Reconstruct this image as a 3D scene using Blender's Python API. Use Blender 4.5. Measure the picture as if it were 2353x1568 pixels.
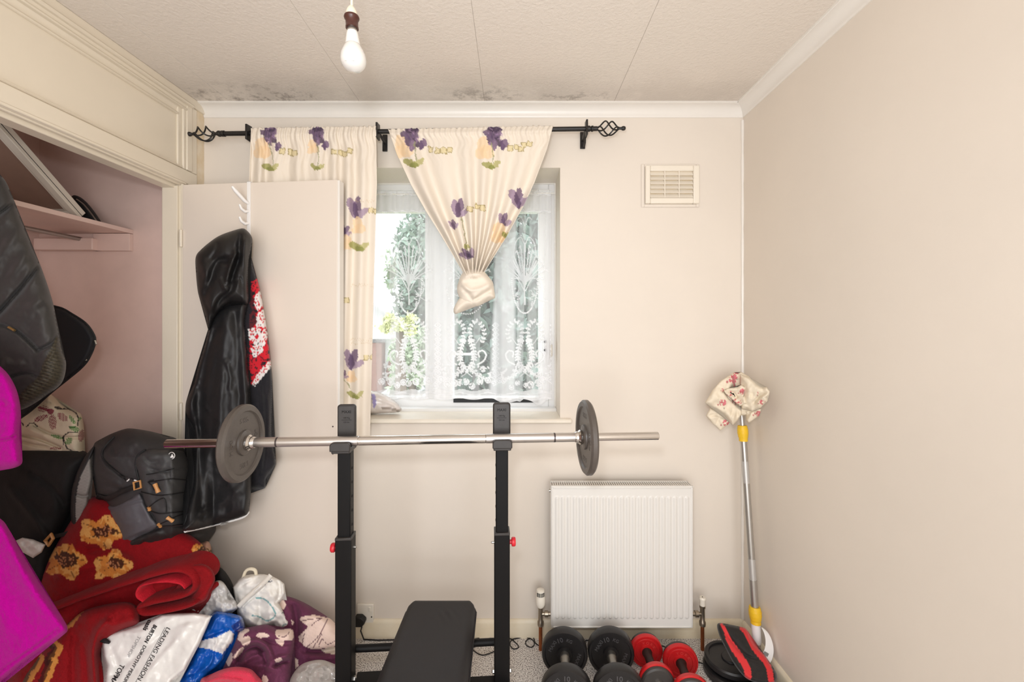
import bpy, bmesh, math, random
import numpy as np
from mathutils import Vector, Matrix
from mathutils.geometry import delaunay_2d_cdt

# ------------------------------------------------------------------ camera, world, lights, exposure
scene = bpy.context.scene
for o in list(bpy.data.objects):
    bpy.data.objects.remove(o)
F, CX, CY, CZ = 980.0, 1181.0, 752.0, 1.386      # focal length and principal point of the 2353 x 1568 frame; lens height
cam_d = bpy.data.cameras.new('camera')
cam_d.sensor_width = 36.0
cam_d.lens = 36.0 * F / 2353.0
cam_d.shift_x = -(CX - 1176.5) / 2353.0
cam_d.shift_y = -(784.0 - CY) / 2353.0
cam_d.clip_start = 0.02
cam_d.clip_end = 200
cam = bpy.data.objects.new('camera', cam_d)
scene.collection.objects.link(cam)
cam.location = (0, 0, CZ)
cam.rotation_euler = (math.pi / 2, 0, 0)
scene.camera = cam

scene.view_settings.view_transform = 'Standard'
scene.view_settings.look = 'None'
scene.view_settings.gamma = 1.0
scene.view_settings.use_curve_mapping = False
scene.view_settings.exposure = 0.08

world = bpy.data.worlds.new('overcast_sky')
scene.world = world
world.use_nodes = True
bg = world.node_tree.nodes['Background']
bg.inputs[0].default_value = (0.90, 0.95, 1.0, 1)
bg.inputs[1].default_value = 3.3

def area_light(name, loc, target, size, power, color, size_y=None, shape='DISK'):
    d = bpy.data.lights.new(name, 'AREA')
    d.shape = shape
    d.size = size
    if size_y:
        d.size_y = size_y
    d.energy = power
    d.color = color
    o = bpy.data.objects.new(name, d)
    scene.collection.objects.link(o)
    o.location = loc
    o.rotation_euler = (Vector(target) - Vector(loc)).to_track_quat('-Z', 'Y').to_euler()
    return o
# the photographer's flash just above the lens, and a soft fill panel added behind the camera
area_light('camera_flash', (-0.07, -0.03, 1.58), (-0.07, 2.0, 1.72), 0.11, 7.2, (0.95, 1.0, 1.06))
area_light('rear_fill', (-0.05, -1.30, 1.12), (-0.05, 2.0, 1.18), 2.0, 45.0, (0.95, 1.0, 1.05), 1.9, 'RECTANGLE')

# ------------------------------------------------------------------ helpers
def L1(c):
    c = np.asarray(c, float) / 255.0
    return np.where(c <= 0.04045, c / 12.92, ((c + 0.055) / 1.055) ** 2.4)
def lin(c):
    v = L1(c)
    return (float(v[0]), float(v[1]), float(v[2]), 1.0)

MATS = {}
def mat(name, color, rough=0.6, metal=0.0, noise=0.0, nscale=8.0, bump=0.0, bscale=200.0, sheen=0.0, coat=0.0,
        spec=0.5, vc=False, color2=None, trans=0.0, bdist=0.002, aniso=None, alpha=None):
    if name in MATS:
        return MATS[name]
    m = bpy.data.materials.new(name)
    m.use_nodes = True
    nt = m.node_tree
    b = nt.nodes['Principled BSDF']
    b.inputs['Roughness'].default_value = rough
    b.inputs['Metallic'].default_value = metal
    b.inputs['Specular IOR Level'].default_value = spec
    if sheen:
        b.inputs['Sheen Weight'].default_value = sheen
        b.inputs['Sheen Roughness'].default_value = 0.4
    if coat:
        b.inputs['Coat Weight'].default_value = coat
        b.inputs['Coat Roughness'].default_value = 0.12
    if trans:
        b.inputs['Transmission Weight'].default_value = trans
    tc = nt.nodes.new('ShaderNodeTexCoord')
    src = None
    if vc:
        a = nt.nodes.new('ShaderNodeAttribute')
        a.attribute_name = 'Col'
        src = a.outputs['Color']
    else:
        b.inputs['Base Color'].default_value = lin(color)
    if noise or color2 is not None:
        n = nt.nodes.new('ShaderNodeTexNoise')
        n.inputs['Scale'].default_value = nscale
        n.inputs['Detail'].default_value = 6.0
        n.inputs['Roughness'].default_value = 0.6
        nt.links.new(tc.outputs['Object'], n.inputs['Vector'])
        if color2 is not None:
            r = nt.nodes.new('ShaderNodeValToRGB')
            r.color_ramp.elements[0].position = 0.35
            r.color_ramp.elements[1].position = 0.65
            r.color_ramp.elements[0].color = lin(color)
            r.color_ramp.elements[1].color = lin(color2)
            nt.links.new(n.outputs['Fac'], r.inputs['Fac'])
            nt.links.new(r.outputs['Color'], b.inputs['Base Color'])
        else:
            mp = nt.nodes.new('ShaderNodeMapRange')
            mp.inputs['From Min'].default_value = 0.3
            mp.inputs['From Max'].default_value = 0.7
            mp.inputs['To Min'].default_value = 1.0 - noise
            mp.inputs['To Max'].default_value = 1.0 + noise
            nt.links.new(n.outputs['Fac'], mp.inputs['Value'])
            mx = nt.nodes.new('ShaderNodeVectorMath')
            mx.operation = 'SCALE'
            if src is not None:
                nt.links.new(src, mx.inputs[0])
            else:
                mx.inputs[0].default_value = lin(color)[:3]
            nt.links.new(mp.outputs['Result'], mx.inputs['Scale'])
            nt.links.new(mx.outputs['Vector'], b.inputs['Base Color'])
    elif src is not None:
        nt.links.new(src, b.inputs['Base Color'])
    if bump:
        n2 = nt.nodes.new('ShaderNodeTexNoise')
        n2.inputs['Scale'].default_value = bscale
        n2.inputs['Detail'].default_value = 3.3
        nt.links.new(tc.outputs['Object'], n2.inputs['Vector'])
        bp = nt.nodes.new('ShaderNodeBump')
        bp.inputs['Strength'].default_value = bump
        bp.inputs['Distance'].default_value = bdist
        nt.links.new(n2.outputs['Fac'], bp.inputs['Height'])
        nt.links.new(bp.outputs['Normal'], b.inputs['Normal'])
    MATS[name] = m
    return m

def W(px, py, y):
    return ((px - CX) * y / F, y, CZ - (py - CY) * y / F)
def floor_pt(px, py, z=0.0):
    y = F * (CZ - z) / (py - CY)
    return ((px - CX) * y / F, y, z)

class MB:
    """collects geometry for one mesh"""
    def __init__(s):
        s.v, s.f = [], []
    def add(s, vs, fs, M=None):
        k = len(s.v)
        for p in vs:
            p = Vector(p)
            s.v.append(tuple(M @ p) if M is not None else tuple(p))
        for f in fs:
            s.f.append(tuple(i + k for i in f))
        return s
    def box(s, x0, x1, y0, y1, z0, z1, M=None):
        vs = [(x0, y0, z0), (x1, y0, z0), (x1, y1, z0), (x0, y1, z0), (x0, y0, z1), (x1, y0, z1), (x1, y1, z1), (x0, y1, z1)]
        fs = [(0, 3, 2, 1), (4, 5, 6, 7), (0, 1, 5, 4), (1, 2, 6, 5), (2, 3, 7, 6), (3, 0, 4, 7)]
        return s.add(vs, fs, M)
    def prism(s, pts, a, b, axis='y', M=None):
        """polygon extruded; axis y: pts are (x,z); axis x: pts are (y,z); axis z: pts are (x,y)"""
        n = len(pts)
        def mk(p, t):
            return (p[0], t, p[1]) if axis == 'y' else (t, p[0], p[1]) if axis == 'x' else (p[0], p[1], t)
        vs = [mk(p, a) for p in pts] + [mk(p, b) for p in pts]
        fs = [tuple(range(n)), tuple(reversed(range(n, 2 * n)))]
        fs += [(i, i + n, (i + 1) % n + n, (i + 1) % n) for i in range(n)]
        return s.add(vs, fs, M)
    def tube(s, path, r, seg=10, closed=False, cap=True, M=None):
        P = [Vector(p) for p in path]
        n = len(P)
        rs = r if hasattr(r, '__len__') else [r] * n
        vs, fs = [], []
        prev = None
        for i in range(n):
            if closed:
                t = P[(i + 1) % n] - P[i - 1]
            else:
                t = P[min(i + 1, n - 1)] - P[max(i - 1, 0)]
            t = t.normalized() if t.length > 1e-9 else Vector((0, 0, 1))
            if prev is None:
                u = t.cross(Vector((0, 0, 1)) if abs(t.z) < 0.9 else Vector((1, 0, 0))).normalized()
            else:
                u = (prev - t * prev.dot(t))
                u = u.normalized() if u.length > 1e-9 else t.orthogonal().normalized()
            prev = u
            w = t.cross(u)
            for k in range(seg):
                a = 2 * math.pi * k / seg
                vs.append(tuple(P[i] + (u * math.cos(a) + w * math.sin(a)) * rs[i]))
        m = n if closed else n - 1
        for i in range(m):
            j = (i + 1) % n
            for k in range(seg):
                k2 = (k + 1) % seg
                fs.append((i * seg + k, i * seg + k2, j * seg + k2, j * seg + k))
        if cap and not closed:
            fs.append(tuple(reversed(range(seg))))
            fs.append(tuple(range((n - 1) * seg, n * seg)))
        return s.add(vs, fs, M)
    def lathe(s, prof, seg=32, M=None):
        """prof: (radius, height) along local z; closed with caps when radius is 0"""
        vs, fs = [], []
        n = len(prof)
        for r, h in prof:
            r = max(r, 1e-5)
            for k in range(seg):
                a = 2 * math.pi * k / seg
                vs.append((r * math.cos(a), r * math.sin(a), h))
        for i in range(n - 1):
            for k in range(seg):
                k2 = (k + 1) % seg
                fs.append((i * seg + k, i * seg + k2, (i + 1) * seg + k2, (i + 1) * seg + k))
        fs.append(tuple(reversed(range(seg))))
        fs.append(tuple(range((n - 1) * seg, n * seg)))
        return s.add(vs, fs, M)

ORIG = {}
def link(o):
    scene.collection.objects.link(o)
    return o
def tagp(o, label=None, cat=None, group=None, kind=None):
    if label: o['label'] = label
    if cat: o['category'] = cat
    if group: o['group'] = group
    if kind: o['kind'] = kind
    return o
def thing(name, loc, label, cat, group=None):
    o = bpy.data.objects.new(name, None)
    o.empty_display_size = 0.05
    link(o)
    o.location = loc
    ORIG[o.name] = Vector(loc)
    return tagp(o, label, cat, group)
def mesh_obj(name, verts, faces, material, parent=None, local=False, smooth=40, col=None, label=None, cat=None, group=None,
             kind=None, bevel=0, bseg=2, solid=0, attrs=None, base=True):
    """verts in world space unless local; the object's origin is put at its base (top-level) or at its parent's origin"""
    V = np.asarray(verts, float).reshape(-1, 3)
    if parent is not None:
        org = Vector((0, 0, 0)) if local else ORIG[parent.name]
    elif local:
        org = Vector((0, 0, 0))
    else:
        lo, hi = V.min(0), V.max(0)
        org = Vector(((lo[0] + hi[0]) / 2, (lo[1] + hi[1]) / 2, lo[2]))
    me = bpy.data.meshes.new(name)
    me.from_pydata((V - np.array(org)).tolist(), [], faces if isinstance(faces, list) else faces.tolist())
    me.update()
    if smooth:
        me.polygons.foreach_set('use_smooth', [True] * len(me.polygons))
        if smooth < 179:
            me.set_sharp_from_angle(angle=math.radians(smooth))
    if col is not None:
        C = np.ones((len(V), 4), np.float32)
        C[:, :3] = col
        a = me.color_attributes.new('Col', 'FLOAT_COLOR', 'POINT')
        a.data.foreach_set('color', C.ravel())
    if attrs:
        for k, arr in attrs.items():
            a = me.attributes.new(k, 'FLOAT', 'POINT')
            a.data.foreach_set('value', np.asarray(arr, np.float32))
    me.materials.append(material)
    o = bpy.data.objects.new(name, me)
    link(o)
    if parent is not None:
        o.parent = parent
        ORIG[o.name] = ORIG[parent.name] if not local else Vector((0, 0, 0))
    else:
        o.location = org
        ORIG[o.name] = org
    if bevel:
        md = o.modifiers.new('bevel', 'BEVEL')
        md.width = bevel
        md.segments = bseg
        md.limit_method = 'ANGLE'
        md.angle_limit = math.radians(35)
        md.harden_normals = False
    if solid:
        md = o.modifiers.new('thickness', 'SOLIDIFY')
        md.thickness = solid
        md.offset = 0
    return tagp(o, label, cat, group, kind)
def B(name, mb, material, parent=None, **k):
    return mesh_obj(name, mb.v, mb.f, material, parent, **k)
def copy_tree(root, loc, rotz, label=None):
    r = root.copy(); link(r)
    r.location = loc; r.rotation_euler = (0, 0, rotz)
    if label: r['label'] = label
    for ch in list(root.children):
        c = ch.copy(); link(c); c.parent = r
        for g in list(ch.children):
            d = g.copy(); link(d); d.parent = c
    return r
def axisM(origin, direction):
    """matrix whose local z runs along direction"""
    q = Vector(direction).to_track_quat('Z', 'Y')
    return Matrix.Translation(Vector(origin)) @ q.to_matrix().to_4x4()

def vnoise(x, y, scale=1.0, seed=0):
    x = np.asarray(x, float) / scale + seed * 17.31
    y = np.asarray(y, float) / scale + seed * 9.77
    xi, yi = np.floor(x).astype(np.int64), np.floor(y).astype(np.int64)
    fx, fy = x - xi, y - yi
    fx, fy = fx * fx * (3 - 2 * fx), fy * fy * (3 - 2 * fy)
    def h(a, b):
        n = (a * 374761393 + b * 668265263 + seed * 1274126177) & 0xffffffff
        n = ((n ^ (n >> 13)) * 1274126177) & 0xffffffff
        return ((n ^ (n >> 16)) & 0xffff) / 65535.0
    return ((h(xi, yi) * (1 - fx) + h(xi + 1, yi) * fx) * (1 - fy) + (h(xi, yi + 1) * (1 - fx) + h(xi + 1, yi + 1) * fx) * fy)
def fbm(x, y, scale, seed=0, octv=4):
    s, a, t = 0, 1.0, 0
    for i in range(octv):
        s = s + a * (vnoise(x, y, scale / 2 ** i, seed + i) - 0.5); t += a; a *= 0.5
    return s / t * 2
def segdist(X, Y, pts, closed=False):
    pts = np.asarray(pts, float)
    A, Bp = (pts, np.roll(pts, -1, 0)) if closed else (pts[:-1], pts[1:])
    best = np.full(np.shape(X), 1e9)
    for a, b in zip(A, Bp):
        d = b - a
        L = max(d @ d, 1e-9)
        t = np.clip(((X - a[0]) * d[0] + (Y - a[1]) * d[1]) / L, 0, 1)
        best = np.minimum(best, np.hypot(X - a[0] - t * d[0], Y - a[1] - t * d[1]))
    return best
def inpoly(X, Y, pts):
    pts = np.asarray(pts, float)
    r = np.zeros(np.shape(X), bool)
    for a, b in zip(pts, np.roll(pts, -1, 0)):
        c = (a[1] > Y) != (b[1] > Y)
        with np.errstate(divide='ignore', invalid='ignore'):
            xi = (b[0] - a[0]) * (Y - a[1]) / (b[1] - a[1] + 1e-12) + a[0]
        r ^= c & (X < xi)
    return r
def inell(X, Y, cx, cy, a, b, ang=0.0):
    c, s = math.cos(math.radians(ang)), math.sin(math.radians(ang))
    r = np.zeros(np.shape(X), bool)
    m = max(a, b)
    i = np.nonzero((np.abs(X - cx) < m) & (np.abs(Y - cy) < m))
    x, y = X[i] - cx, Y[i] - cy
    r[i] = ((x * c + y * s) / a) ** 2 + ((-x * s + y * c) / b) ** 2 < 1
    return r
def near(X, Y, pts, w):
    """mask of the points closer than w to a polyline"""
    pts = np.asarray(pts, float)
    lo, hi = pts.min(0) - w, pts.max(0) + w
    r = np.zeros(np.shape(X), bool)
    i = np.nonzero((X > lo[0]) & (X < hi[0]) & (Y > lo[1]) & (Y < hi[1]))
    r[i] = segdist(X[i], Y[i], pts) < w
    return r
def crumple(X, Y, scale, seed, amp, n=6):
    """flat facets between sharp creases, as in crushed cloth or film"""
    rg = np.random.default_rng(seed)
    wx_ = X + scale * 0.35 * fbm(X, Y, scale * 1.7, seed + 11, 3)
    wy_ = Y + scale * 0.35 * fbm(X, Y, scale * 1.7, seed + 23, 3)
    s = 0
    for k in range(n):
        a = math.pi * (k + rg.random()) / n
        lam = scale * rg.uniform(0.9, 2.2)
        t = ((wx_ * math.cos(a) + wy_ * math.sin(a)) / lam + rg.random()) % 1.0
        s = s + (np.abs(t - 0.5) * 2 - 0.5) * lam / scale
    return amp * s / n * 1.6
def catmull(pts, closed=True, step=4.0):
    P = np.asarray(pts, float)
    n = len(P)
    out = []
    for i in range(n if closed else n - 1):
        p0 = P[i - 1] if (closed or i > 0) else P[0]
        p1, p2 = P[i], P[(i + 1) % n]
        p3 = P[(i + 2) % n] if (closed or i + 2 < n) else P[-1]
        m = max(1, int(np.linalg.norm(p2 - p1) / step))
        for k in range(m):
            t = k / m
            out.append(0.5 * (2 * p1 + (p2 - p0) * t + (2 * p0 - 5 * p1 + 4 * p2 - p3) * t * t + (-p0 + 3 * p1 - 3 * p2 + p3) * t ** 3))
    if not closed:
        out.append(P[-1])
    return np.array(out)
def folds(X, Y, lst):
    """each fold: (polyline, half width px, height m) - a ridge (+) or a crease (-) that fades at its ends"""
    s = np.zeros(np.shape(X))
    for pts, w, a in lst:
        p = catmull(pts, False, 8)
        d = segdist(X, Y, p)
        e0 = np.hypot(X - p[0][0], Y - p[0][1]); e1 = np.hypot(X - p[-1][0], Y - p[-1][1])
        fade = np.clip(np.minimum(e0, e1) / (w * 1.6), 0, 1)
        s = s + a * np.exp(-(d / w) ** 2) * (0.25 + 0.75 * fade)
    return s
def mixc(C, m, c, f=1.0):
    m = np.asarray(m, float)[:, None] * f
    C[:] = C * (1 - m) + L1(c) * m

FRONT = {}
def pillow(name, outline, Y, th, material, parent=None, step=4.0, edge=25.0, back=0.4, disp=None, col=None, p=2.0, smooth_outline=True,
           **k):
    """soft body: an outline at its own distance, swollen to a real thickness; disp adds folds, col gives the dye or print"""
    out = catmull(outline, True, step * 1.3) if smooth_outline else np.array(outline, float)
    if not smooth_outline:
        dense = []
        for a, b in zip(out, np.roll(out, -1, 0)):
            m = max(1, int(np.hypot(*(b - a)) / (step * 1.3)))
            dense += [a + (b - a) * t / m for t in range(m)]
        out = np.array(dense)
    Yf = Y if callable(Y) else (lambda X, Z: np.full(np.shape(X), float(Y)))
    lo, hi = out.min(0), out.max(0)
    gx, gy = np.meshgrid(np.arange(lo[0], hi[0], step), np.arange(lo[1], hi[1], step))
    gx = gx + (np.arange(gx.shape[0])[:, None] % 2) * step * 0.5
    gx, gy = gx.ravel(), gy.ravel()
    ins = inpoly(gx, gy, out)
    gx, gy = gx[ins], gy[ins]
    d = segdist(gx, gy, out, True)
    ok = d > step * 0.55
    gx, gy, d = gx[ok], gy[ok], d[ok]
    nb = len(out)
    X = np.concatenate([out[:, 0], gx]); Z = np.concatenate([out[:, 1], gy]); D = np.concatenate([np.zeros(nb), d])
    res = delaunay_2d_cdt([Vector((a, b)) for a, b in zip(X, Z)], [(i, (i + 1) % nb) for i in range(nb)], [], 1, 1e-5, False)
    vc = np.array([(v.x, v.y) for v in res[0]])
    tri = np.array([t for t in res[2] if len(t) == 3])
    X, Z = vc[:, 0], vc[:, 1]
    D = segdist(X, Z, out, True)
    D[D < 1e-3] = 0
    def prof(D):
        t = np.clip(D / edge, 0, 1)
        return (1 - (1 - t) ** p) ** (1 / p)
    def front(X, Z):
        X = np.asarray(X, float); Z = np.asarray(Z, float)
        DD = segdist(X, Z, out, True)
        t = prof(DD)
        y = Yf(X, Z) - th * t
        if disp is not None:
            y = y - disp(X, Z) * np.clip(DD / (edge * 0.5), 0, 1)
        return y
    yf = front(X, Z)
    inner = D > 1e-3
    yb = Yf(X, Z) + back * th * prof(D) + 0.002 * inner
    n = len(X)
    bidx = np.full(n, -1)
    bidx[inner] = n + np.arange(inner.sum())
    bidx[~inner] = np.arange(n)[~inner]
    Xa = np.concatenate([X, X[inner]]); Za = np.concatenate([Z, Z[inner]]); Ya = np.concatenate([np.minimum(yf, yb), yb[inner]])
    V = np.stack([(Xa - CX) * Ya / F, Ya, CZ - (Za - CY) * Ya / F], 1)
    # orient the front triangles towards the lens
    a, b, c = tri[:, 0], tri[:, 1], tri[:, 2]
    cr = (X[b] - X[a]) * (Z[c] - Z[a]) - (X[c] - X[a]) * (Z[b] - Z[a])
    flip = cr > 0
    tri[flip] = tri[flip][:, ::-1]
    tb = bidx[tri][:, ::-1]
    good = ~((tb[:, 0] < n) & (tb[:, 1] < n) & (tb[:, 2] < n))
    faces = [tuple(int(q) for q in t) for t in tri] + [tuple(int(q) for q in t) for t in tb[good]]
    C = None
    if col is not None:
        C = np.zeros((len(Xa), 3))
        C[:] = col(Xa, Za)
    o = mesh_obj(name, V, faces, material, parent, col=C, smooth=k.pop('smooth', 180), **k)
    FRONT[o.name] = front
    o['_f'] = 0
    del o['_f']
    return o, front
def sheet(name, Lp, Rp, nu, nv, Yfn, material, parent=None, col=None, attrs=None, top=None, solid=0.0015, warp=None, **k):
    """hanging cloth between a left and a right edge line (pixels, same number of points); Yfn(u, v, px, py) is its distance"""
    v = np.linspace(0, 1, nv); u = np.linspace(0, 1, nu)
    def along(P):
        P = np.asarray(P, float)
        s = np.concatenate([[0], np.cumsum(np.hypot(*np.diff(P, axis=0).T))]); s /= s[-1]
        return np.interp(v, s, P[:, 0]), np.interp(v, s, P[:, 1])
    lx, ly = along(Lp); rx, ry = along(Rp)
    U, Vv = np.meshgrid(u, v)
    PX = lx[:, None] * (1 - U) + rx[:, None] * U
    PY = ly[:, None] * (1 - U) + ry[:, None] * U
    if warp is not None:
        PX, PY = warp(U, Vv, PX, PY)
    Yd = Yfn(U, Vv, PX, PY)
    P = np.stack([(PX - CX) * Yd / F, Yd, CZ - (PY - CY) * Yd / F], -1).reshape(-1, 3)
    idx = np.arange(nu * nv).reshape(nv, nu)
    f = np.stack([idx[:-1, :-1], idx[1:, :-1], idx[1:, 1:], idx[:-1, 1:]], -1).reshape(-1, 4)
    C = col(PX.ravel(), PY.ravel()) if col is not None else None
    A = {kk: fn(PX.ravel(), PY.ravel()) for kk, fn in attrs.items()} if attrs else None
    return mesh_obj(name, P, [tuple(map(int, q)) for q in f], material, parent, col=C, attrs=A, smooth=180, solid=solid, **k)
def text_mesh(body, size, extrude=0.0, align='CENTER', bold=0.0, shear=0.0):
    cu = bpy.data.curves.new('t', 'FONT')
    cu.body = body; cu.size = size; cu.extrude = extrude; cu.align_x = align; cu.align_y = 'CENTER'; cu.offset = bold; cu.shear = shear
    cu.resolution_u = 3
    o = bpy.data.objects.new('t', cu); link(o)
    dg = bpy.context.evaluated_depsgraph_get()
    me = bpy.data.meshes.new_from_object(o.evaluated_get(dg))
    vs = [tuple(v.co) for v in me.vertices]; fs = [tuple(p.vertices) for p in me.polygons]
    bpy.data.objects.remove(o); bpy.data.curves.remove(cu); bpy.data.meshes.remove(me)
    return vs, fs
# ------------------------------------------------------------------ the room
XL, XR, YB, ZC, YR = -1.386, 1.026, 1.91, 2.373, -1.45
m_wall = mat('cream_wall_paint', (231, 220, 207), 0.8, noise=0.022, nscale=2.2, bump=0.12, bscale=60, bdist=0.002)
m_white = mat('white_gloss_paint', (238, 232, 224), 0.32, noise=0.02, nscale=3, bump=0.06, bscale=25)
m_cream = mat('cream_gloss_paint', (234, 222, 202), 0.3, noise=0.03, nscale=2.5, bump=0.08, bscale=18)
m_door = mat('door_paint', (232, 219, 205), 0.33, noise=0.02, nscale=2.0, bump=0.06, bscale=14)
m_pink = mat('dusty_pink_paint', (236, 206, 194), 0.42, noise=0.07, nscale=4.0, bump=0.15, bscale=22)
m_dark = mat('dark_cupboard_top', (70, 50, 50), 0.7)

def ceiling_material():
    m = bpy.data.materials.new('textured_ceiling_paper')
    m.use_nodes = True
    nt = m.node_tree; N = nt.nodes; K = nt.links
    b = N['Principled BSDF']; b.inputs['Roughness'].default_value = 0.75
    tc = N.new('ShaderNodeTexCoord')
    geo = N.new('ShaderNodeNewGeometry')
    sep = N.new('ShaderNodeSeparateXYZ'); K.new(geo.outputs['Position'], sep.inputs[0])
    # damp mould along the window wall: patches of black spots with a shape of their own
    def mr(src, a, b_, c=0.0, d=1.0):
        n = N.new('ShaderNodeMapRange'); n.interpolation_type = 'SMOOTHSTEP'
        n.inputs['From Min'].default_value = a; n.inputs['From Max'].default_value = b_
        n.inputs['To Min'].default_value = c; n.inputs['To Max'].default_value = d
        K.new(src, n.inputs['Value']); return n.outputs['Result']
    def mul(a, b_):
        n = N.new('ShaderNodeMath'); n.operation = 'MULTIPLY'; K.new(a, n.inputs[0])
        if isinstance(b_, float): n.inputs[1].default_value = b_
        else: K.new(b_, n.inputs[1])
        return n.outputs[0]
    def addm(a, b_):
        n = N.new('ShaderNodeMath'); n.operation = 'MAXIMUM'; K.new(a, n.inputs[0]); K.new(b_, n.inputs[1]); return n.outputs[0]
    def noise(scale, det=6.0, rough=0.65):
        n = N.new('ShaderNodeTexNoise'); n.inputs['Scale'].default_value = scale; n.inputs['Detail'].default_value = det
        n.inputs['Roughness'].default_value = rough; K.new(geo.outputs['Position'], n.inputs['Vector']); return n.outputs['Fac']
    def patch(x0, x1, y0):
        a = mr(sep.outputs['X'], x0 - 0.08, x0 + 0.06); c = mr(sep.outputs['X'], x1 - 0.06, x1 + 0.08, 1.0, 0.0)
        y = mr(sep.outputs['Y'], y0, 1.85)
        return mul(mul(a, c), y)
    p = addm(addm(mul(patch(-1.36, -0.86, 1.66), 1.0), mul(patch(-0.27, 0.02, 1.66), 0.75)), mul(patch(0.10, 0.40, 1.74), 0.85))
    spots = mul(mr(noise(13.0, 8.0, 0.75), 0.44, 0.66), p)
    haze = mul(mr(noise(3.0), 0.35, 0.6), mr(sep.outputs['Y'], 1.55, 1.86, 0.0, 0.25))
    f = addm(spots, haze)
    mx = N.new('ShaderNodeMix'); mx.data_type = 'RGBA'
    mx.inputs['A'].default_value = lin((232, 222, 211)); mx.inputs['B'].default_value = lin((92, 78, 70))
    K.new(mul(f, 0.8), mx.inputs['Factor'])
    K.new(mx.outputs['Result'], b.inputs['Base Color'])
    n2 = N.new('ShaderNodeTexNoise'); n2.inputs['Scale'].default_value = 95.0; n2.inputs['Detail'].default_value = 3.0
    K.new(geo.outputs['Position'], n2.inputs['Vector'])
    bp = N.new('ShaderNodeBump'); bp.inputs['Strength'].default_value = 0.5; bp.inputs['Distance'].default_value = 0.004
    K.new(n2.outputs['Fac'], bp.inputs['Height']); K.new(bp.outputs['Normal'], b.inputs['Normal'])
    return m
m_ceil = ceiling_material()

def carpet_material():
    m = bpy.data.materials.new('speckled_grey_carpet')
    m.use_nodes = True
    nt = m.node_tree; N = nt.nodes; K = nt.links
    b = N['Principled BSDF']; b.inputs['Roughness'].default_value = 0.95
    geo = N.new('ShaderNodeNewGeometry')
    n = N.new('ShaderNodeTexNoise'); n.inputs['Scale'].default_value = 210.0; n.inputs['Detail'].default_value = 3.0
    K.new(geo.outputs['Position'], n.inputs['Vector'])
    r = N.new('ShaderNodeValToRGB'); e = r.color_ramp.elements
    e[0].position = 0.36; e[0].color = lin((104, 95, 88)); e[1].position = 0.58; e[1].color = lin((244, 238, 232))
    e2 = r.color_ramp.elements.new(0.47); e2.color = lin((206, 198, 192))
    K.new(n.outputs['Fac'], r.inputs['Fac']); K.new(r.outputs['Color'], b.inputs['Base Color'])
    bp = N.new('ShaderNodeBump'); bp.inputs['Strength'].default_value = 0.5; bp.inputs['Distance'].default_value = 0.003
    K.new(n.outputs['Fac'], bp.inputs['Height']); K.new(bp.outputs['Normal'], b.inputs['Normal'])
    return m
m_carpet = carpet_material()

# floor with a real tufted relief in the strip the lens sees
def floor():
    mb = MB(); mb.box(-2.2, XR + 0.1, YR - 0.1, YB + 0.02, -0.08, 0.0)
    return B('floor', mb, m_carpet, kind='structure', smooth=0)
floor()

# ceiling: board with strips of lining paper
ceil = B('ceiling', MB().box(-2.2, XR + 0.1, YR - 0.1, YB + 0.02, ZC + 0.003, ZC + 0.08), m_ceil, kind='structure', smooth=0)
seams = [XL, -1.243, -0.676, -0.129, 0.438, XR]
for a, c in zip(seams[:-1], seams[1:]):
    mb = MB()
    g = 0.0005
    mb.box(a + g, c - g, YR, YB, ZC, ZC + 0.003)
    B('ceiling_paper', mb, m_ceil, ceil, smooth=0, bevel=0.0006, bseg=1)

# window wall with its opening
WX0, WX1, WZ0, WZ1 = -0.80, 0.2066, 0.962, 2.10
mb = MB()
mb.box(-2.2, WX0, YB, YB + 0.30, -0.05, ZC + 0.05)
mb.box(WX1, XR + 0.1, YB, YB + 0.30, -0.05, ZC + 0.05)
mb.box(WX0, WX1, YB, YB + 0.30, -0.05, WZ0)
mb.box(WX0, WX1, YB, YB + 0.30, WZ1, ZC + 0.05)
B('wall_back', mb, m_wall, kind='structure', smooth=0)
B('wall_right', MB().box(XR, XR + 0.12, YR - 0.1, YB + 0.3, -0.05, ZC + 0.05), m_wall, kind='structure', smooth=0)
B('wall_rear', MB().box(-2.2, XR + 0.1, YR - 0.1, YR, -0.05, ZC + 0.05), m_wall, kind='structure', smooth=0)
# built-in wardrobe shell on the left
B('wall_closet_end', MB().box(-2.14, -1.464, 1.905, YB + 0.01, 0, ZC), m_pink, kind='structure', smooth=0)
B('wall_closet_back', MB().box(-2.20, -2.12, YR - 0.1, YB, 0, ZC), m_pink, kind='structure', smooth=0)
B('wall_closet_top', MB().box(-2.14, -1.464, YR, YB, ZC - 0.02, ZC), m_pink, kind='structure', smooth=0)
# wardrobe front: piers below, panelled header above
B('wall_left', MB().box(-1.464, XL, YR - 0.1, 0.05, 0, ZC), m_cream, kind='structure', smooth=0)
YJ = 1.785
jamb = B('trim_1', MB().box(-1.464, XL, YJ, YB + 0.005, 0, 1.99), m_cream, kind='structure', smooth=0, bevel=0.002, label='cream painted wardrobe door jamb')
B('door_stop', MB().box(-1.464, -1.400, YJ - 0.012, YJ + 0.001, 0, 1.975), m_cream, jamb, bevel=0.002)
B('rebate_bead', MB().box(XL - 0.006, XL + 0.004, YJ - 0.004, YJ + 0.012, 0, 1.985), m_cream, jamb, bevel=0.002)
mb = MB(); mb.box(-1.464, XL - 0.012, 0.0, YB, 1.99, ZC)
head = B('trim_2', mb, m_cream, kind='structure', smooth=0, label='cream panelled header above the wardrobe opening')
def strip(name, z0, z1, x1, y1=1.863, y0=0.0, bevel=0.003, x0=XL - 0.013):
    return B(name, MB().box(x0, x1, y0, y1, z0, z1), m_cream, head, bevel=bevel)
strip('rail', 1.991, 2.050, XL + 0.003, 1.863)
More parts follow.
